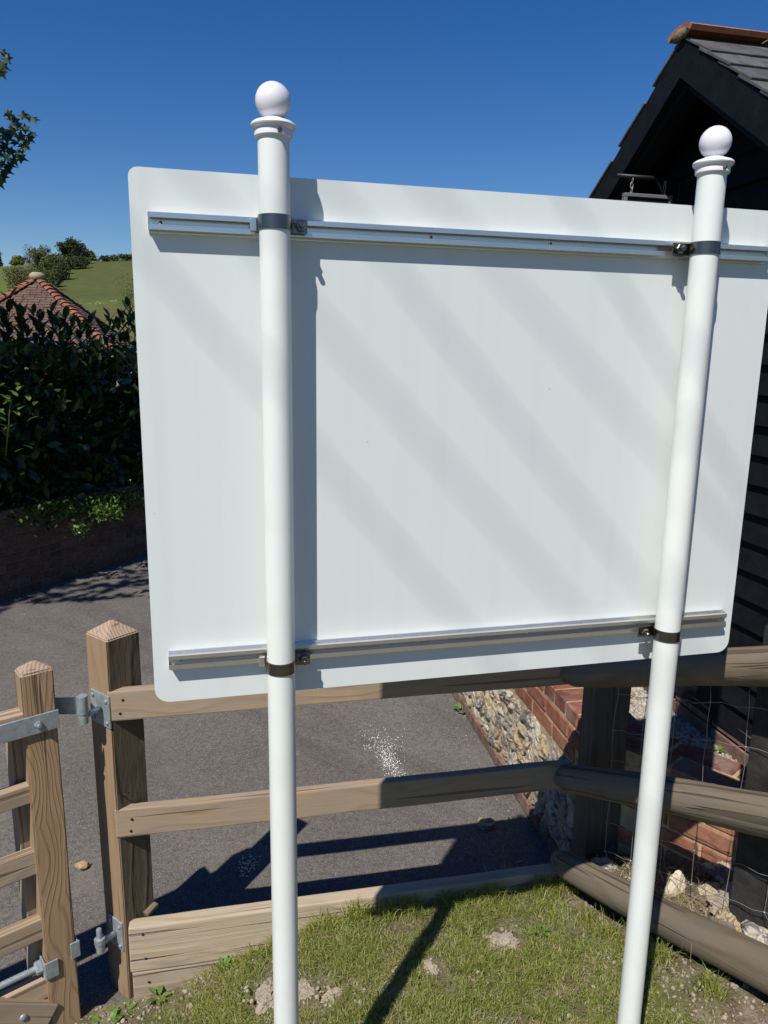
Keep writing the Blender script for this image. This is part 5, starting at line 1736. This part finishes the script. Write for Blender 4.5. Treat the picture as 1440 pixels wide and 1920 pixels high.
for k in range(9):
    cx, cy = random.uniform(-0.55, 0.75), random.uniform(1.35, 1.95)
    for q in range(14): CR.append((cx + random.gauss(0, 0.025), cy + random.gauss(0, 0.02), bank_z(cx, cy) + 0.003))
for q in range(260):
    u = random.uniform(0.3, 1.1); v = -abs(random.gauss(0.10, 0.06)) - 0.03; p = LA + LDir * u + LN * v; CR.append((p.x, p.y, bank_z(p.x, p.y) + 0.003))
for q in range(160):
    p = F0 + FD * random.uniform(-0.95, -0.35) - FN * (0.04 + abs(random.gauss(0.03, 0.08))); CR.append((p.x, p.y, bank_z(p.x, p.y) + 0.003))
pebbles('soil_crumbs', CR, M['clod'], 0.002, 0.010, 'crumbs of dry clay scattered round the clods')
# weeds
def weed(label, x, y, z, n_, size, up=0.6, group='weeds at the edges'):
    t = thing('weed', label, 'weed', (x, y, z), group)
    for i in range(n_):
        an = i * 2.4 + x * 10; k = random.uniform(0.4, 1.0)
        xx = Vector((math.cos(an), math.sin(an), up * k)).normalized(); zz = Vector((-math.cos(an) * up, -math.sin(an) * up, 1)).normalized(); y_ = zz.cross(xx).normalized(); zz = xx.cross(y_)
        st_ = Vector((x, y, z)) + Vector((math.cos(an), math.sin(an), 0)) * size * 0.25 + Vector((0, 0, size * 0.3 * k))
        m = Matrix((xx, y_ , zz)).transposed()
        leaf_obj('laurel', size * random.uniform(0.7, 1.1), M['weed'], t, st_, m)
    return t
weed('broad leaved weed at the foot of the stout gate post', -0.80, 1.985, -0.262, 6, 0.045)
weed('bright weed seedling in front of the gate post, nearest the frame bottom', -0.84, 1.93, -0.27, 5, 0.05, 0.9)
weed('low weed beside the lower sleeper board near the gate post', -0.70, 2.02, -0.235, 6, 0.04, 0.4)
weed('young weed with red bracts against the sleeper boards', -0.50, 2.07, -0.165, 8, 0.03, 1.4)
weed('green weed at the foot of the flint wall', 0.475, 4.10, DRIVE + 0.01, 9, 0.055, 1.0)
weed('small weed further up the foot of the flint wall', 0.42, 4.42, DRIVE + 0.01, 9, 0.06, 1.0)
weed('tiny green weed at the plinth near the shadow edge', 0.70, 3.02, DRIVE + 0.01, 6, 0.03, 0.5)
weed('small green plant growing in the pale gravel', 1.225, 2.49, bed_z + 0.01, 9, 0.028, 0.9)
weed('round leaved weed in the grass right of the largest clod', 0.52, 2.07, bank_z(0.52, 2.07) + 0.01, 4, 0.035, 0.25)
weed('weed leaf at the fence corner edge of the drive', 0.60, 3.05, DRIVE + 0.01, 5, 0.022, 0.4)

# ------------------------------------------------------------------ grass
def grass():
    bare = [(0.40, 2.03, 0.07), (-0.32, 1.90, 0.09), (-0.22, 1.88, 0.08), (-0.13, 1.84, 0.07), (0.16, 1.93, 0.05), (0.50, 1.55, 0.12), (-0.30, 1.70, 0.12), (0.55, 1.75, 0.06), (0.05, 1.72, 0.05)]
    out = []
    c = 0
    while len(out) < 76000 and c < 420000:
        c += 1
        x = random.uniform(-1.05, 1.25); y = random.uniform(1.15, 2.40)
        s_, t_ = fence_st(x, y)
        if t_ < 0.036: continue
        u, v = log_uv(x, y)
        if v > 0.0: continue
        dens = 1.0
        dens *= smooth(-0.02 - 0.05 * smooth(0.3, 0.6, u), -0.13 - 0.12 * smooth(0.3, 0.6, u), v + 0.06 * mnoise.noise(Vector((x * 12, y * 12, 0)))) if u > 0.02 else 1
        dens *= smooth(-0.70, -0.42, s_ + 0.28 * t_ + 0.10 * mnoise.noise(Vector((x * 7, y * 7, 2))))
        nz = mnoise.noise(Vector((x * 5, y * 5, 5))) + 0.5 * mnoise.noise(Vector((x * 13, y * 13, 6)))
        dens *= 0.16 + 0.84 * smooth(-0.55, 0.12, nz)
        for bx, by, br in bare:
            d = math.hypot(x - bx, y - by)
            if d < br: dens *= 0.12 + 0.5 * (d / br) ** 2
        if random.random() > dens: continue
        out.append((x, y, bank_z(x, y), nz, t_))
    return np.array(out)
GP = grass()
def blades(name, G, mat, hmin, hmax, wid, lean, label):
    n = len(G)
    hgt = rng.uniform(hmin, hmax, n) * (0.75 + 0.5 * np.clip(G[:, 3] + 0.5, 0, 1))
    a = rng.uniform(0, 2 * np.pi, n); b = rng.uniform(0, 2 * np.pi, n)
    le = np.abs(rng.normal(0, lean, n)) + 0.15
    dx = np.cos(a); dy = np.sin(a); wx = -np.sin(b) * wid; wy = np.cos(b) * wid
    base = G[:, :3].copy(); base[:, 2] -= 0.004
    V = np.zeros((n, 5, 3))
    V[:, 0] = base; V[:, 1] = base
    V[:, 0, 0] -= wx; V[:, 0, 1] -= wy; V[:, 1, 0] += wx; V[:, 1, 1] += wy
    mid = base.copy(); mid[:, 0] += dx * le * hgt * 0.35; mid[:, 1] += dy * le * hgt * 0.35; mid[:, 2] += hgt * 0.6
    V[:, 2] = mid; V[:, 3] = mid
    V[:, 2, 0] -= wx * 0.75; V[:, 2, 1] -= wy * 0.75; V[:, 3, 0] += wx * 0.75; V[:, 3, 1] += wy * 0.75
    tip = base.copy(); tip[:, 0] += dx * le * hgt * 1.1; tip[:, 1] += dy * le * hgt * 1.1; tip[:, 2] += hgt * np.clip(1.0 - le * 0.35, 0.2, 1)
    V[:, 4] = tip
    loops = (np.array([0, 1, 3, 2, 2, 3, 4])[None] + (np.arange(n) * 5)[:, None]).reshape(-1)
    tots = np.tile([4, 3], n); starts = np.concatenate([[0], np.cumsum(tots)[:-1]])
    me = bpy.data.meshes.new(name)
    me.vertices.add(n * 5); me.vertices.foreach_set('co', V.reshape(-1).astype(np.float32))
    me.loops.add(len(loops)); me.loops.foreach_set('vertex_index', loops.astype(np.int32))
    me.polygons.add(len(tots)); me.polygons.foreach_set('loop_start', starts.astype(np.int32))
    try: me.polygons.foreach_set('loop_total', tots.astype(np.int32))
    except Exception: pass
    me.update(); me.validate()
    at = me.attributes.new('tint', 'FLOAT', 'POINT')
    tint = np.clip(0.5 + 0.35 * G[:, 3] * -1 + rng.normal(0, 0.22, n), 0, 0.999)
    at.data.foreach_set('value', np.repeat(tint, 5).astype(np.float32))
    return new_obj(name, me, mat, kind='stuff', label=label)
sel = rng.random(len(GP)) < 0.66
blades('grass', GP[sel], M['grass'], 0.016, 0.040, 0.0013, 0.7, 'short sunlit green grass in front of the fence')
blades('dry_grass', GP[~sel], M['straw'], 0.010, 0.030, 0.0009, 1.2, 'dry straw coloured blades among the grass')
# longer tufts against the sleeper board and along the log
T = []
for i in range(1600):
    s_ = random.uniform(-0.45, 0.78); t_ = 0.036 + abs(random.gauss(0, 0.03)); p = F0 + FD * s_ - FN * t_
    if mnoise.noise(Vector((s_ * 9, 0, 3))) < -0.1: continue
    T.append((p.x, p.y, bank_z(p.x, p.y), 0.3, t_))
for i in range(900):
    u = random.uniform(0.15, 0.8); v = -0.05 - abs(random.gauss(0, 0.03)); p = LA + LDir * u + LN * v
    if mnoise.noise(Vector((u * 11, 0, 8))) < 0.0: continue
    T.append((p.x, p.y, bank_z(p.x, p.y), 0.2, v))
blades('grass_tufts', np.array(T), M['grass'], 0.035, 0.075, 0.0014, 0.5, 'longer grass tufts along the sleeper boards')
T = []
for i in range(900):
    u = random.uniform(0.05, 0.75); v = random.uniform(0.02, 0.4); x, y, z = bank_pt(u, v); T.append((x, y, z, 0.0, v))
for i in range(60):
    x, y, z = bank_pt(random.gauss(0.43, 0.02), random.gauss(0.07, 0.012)); T.append((x, y, z, 1.2, 0))
blades('bank_stalks', np.array(T), M['straw'], 0.02, 0.07, 0.0008, 1.3, 'dry stalks and moss strands on the stony bank')

# ------------------------------------------------------------------ overhead cables behind the viewer: their soft shadows cross the board
def on_board(px, pz):   # board coordinates
    p = PL + SD * px + SN * GAP
    return Vector((p.x, p.y, pz))
cab = [((-0.129, 1.862), (0.27, 1.385)), ((-0.045, 2.0), (0.457, 1.459)), ((0.185, 2.0), (0.505, 1.64)), ((0.39, 2.0), (0.54, 1.86)), ((0.80, 1.80), (1.00, 1.55))]
for i, (a_, b_) in enumerate(cab):
    hgt = 7.2 + 0.4 * (i % 2)
    A = on_board(*a_) + SUN * hgt; B = on_board(*b_)
    B = B + SUN * ((A.z - B.z) / SUN.z)
    d = (B - A).normalized()
    pts = [A + d * t for t in (-9, -3, 0, 1, 4, 12)]
    new_obj('overhead_cable', tube_mesh('overhead_cable', pts, 0.0036, 6), M['cable'], None, None, ['overhead cable behind the viewer whose soft shadow runs lowest across the board', 'overhead cable behind the viewer whose soft shadow crosses the middle of the board', 'overhead cable behind the viewer casting the second soft stripe from the upper right', 'overhead cable behind the viewer casting the soft stripe nearest the upper right clamp', 'overhead cable behind the viewer whose shadow falls right of the right post'][i], 'cable', 'overhead cables behind the viewer')
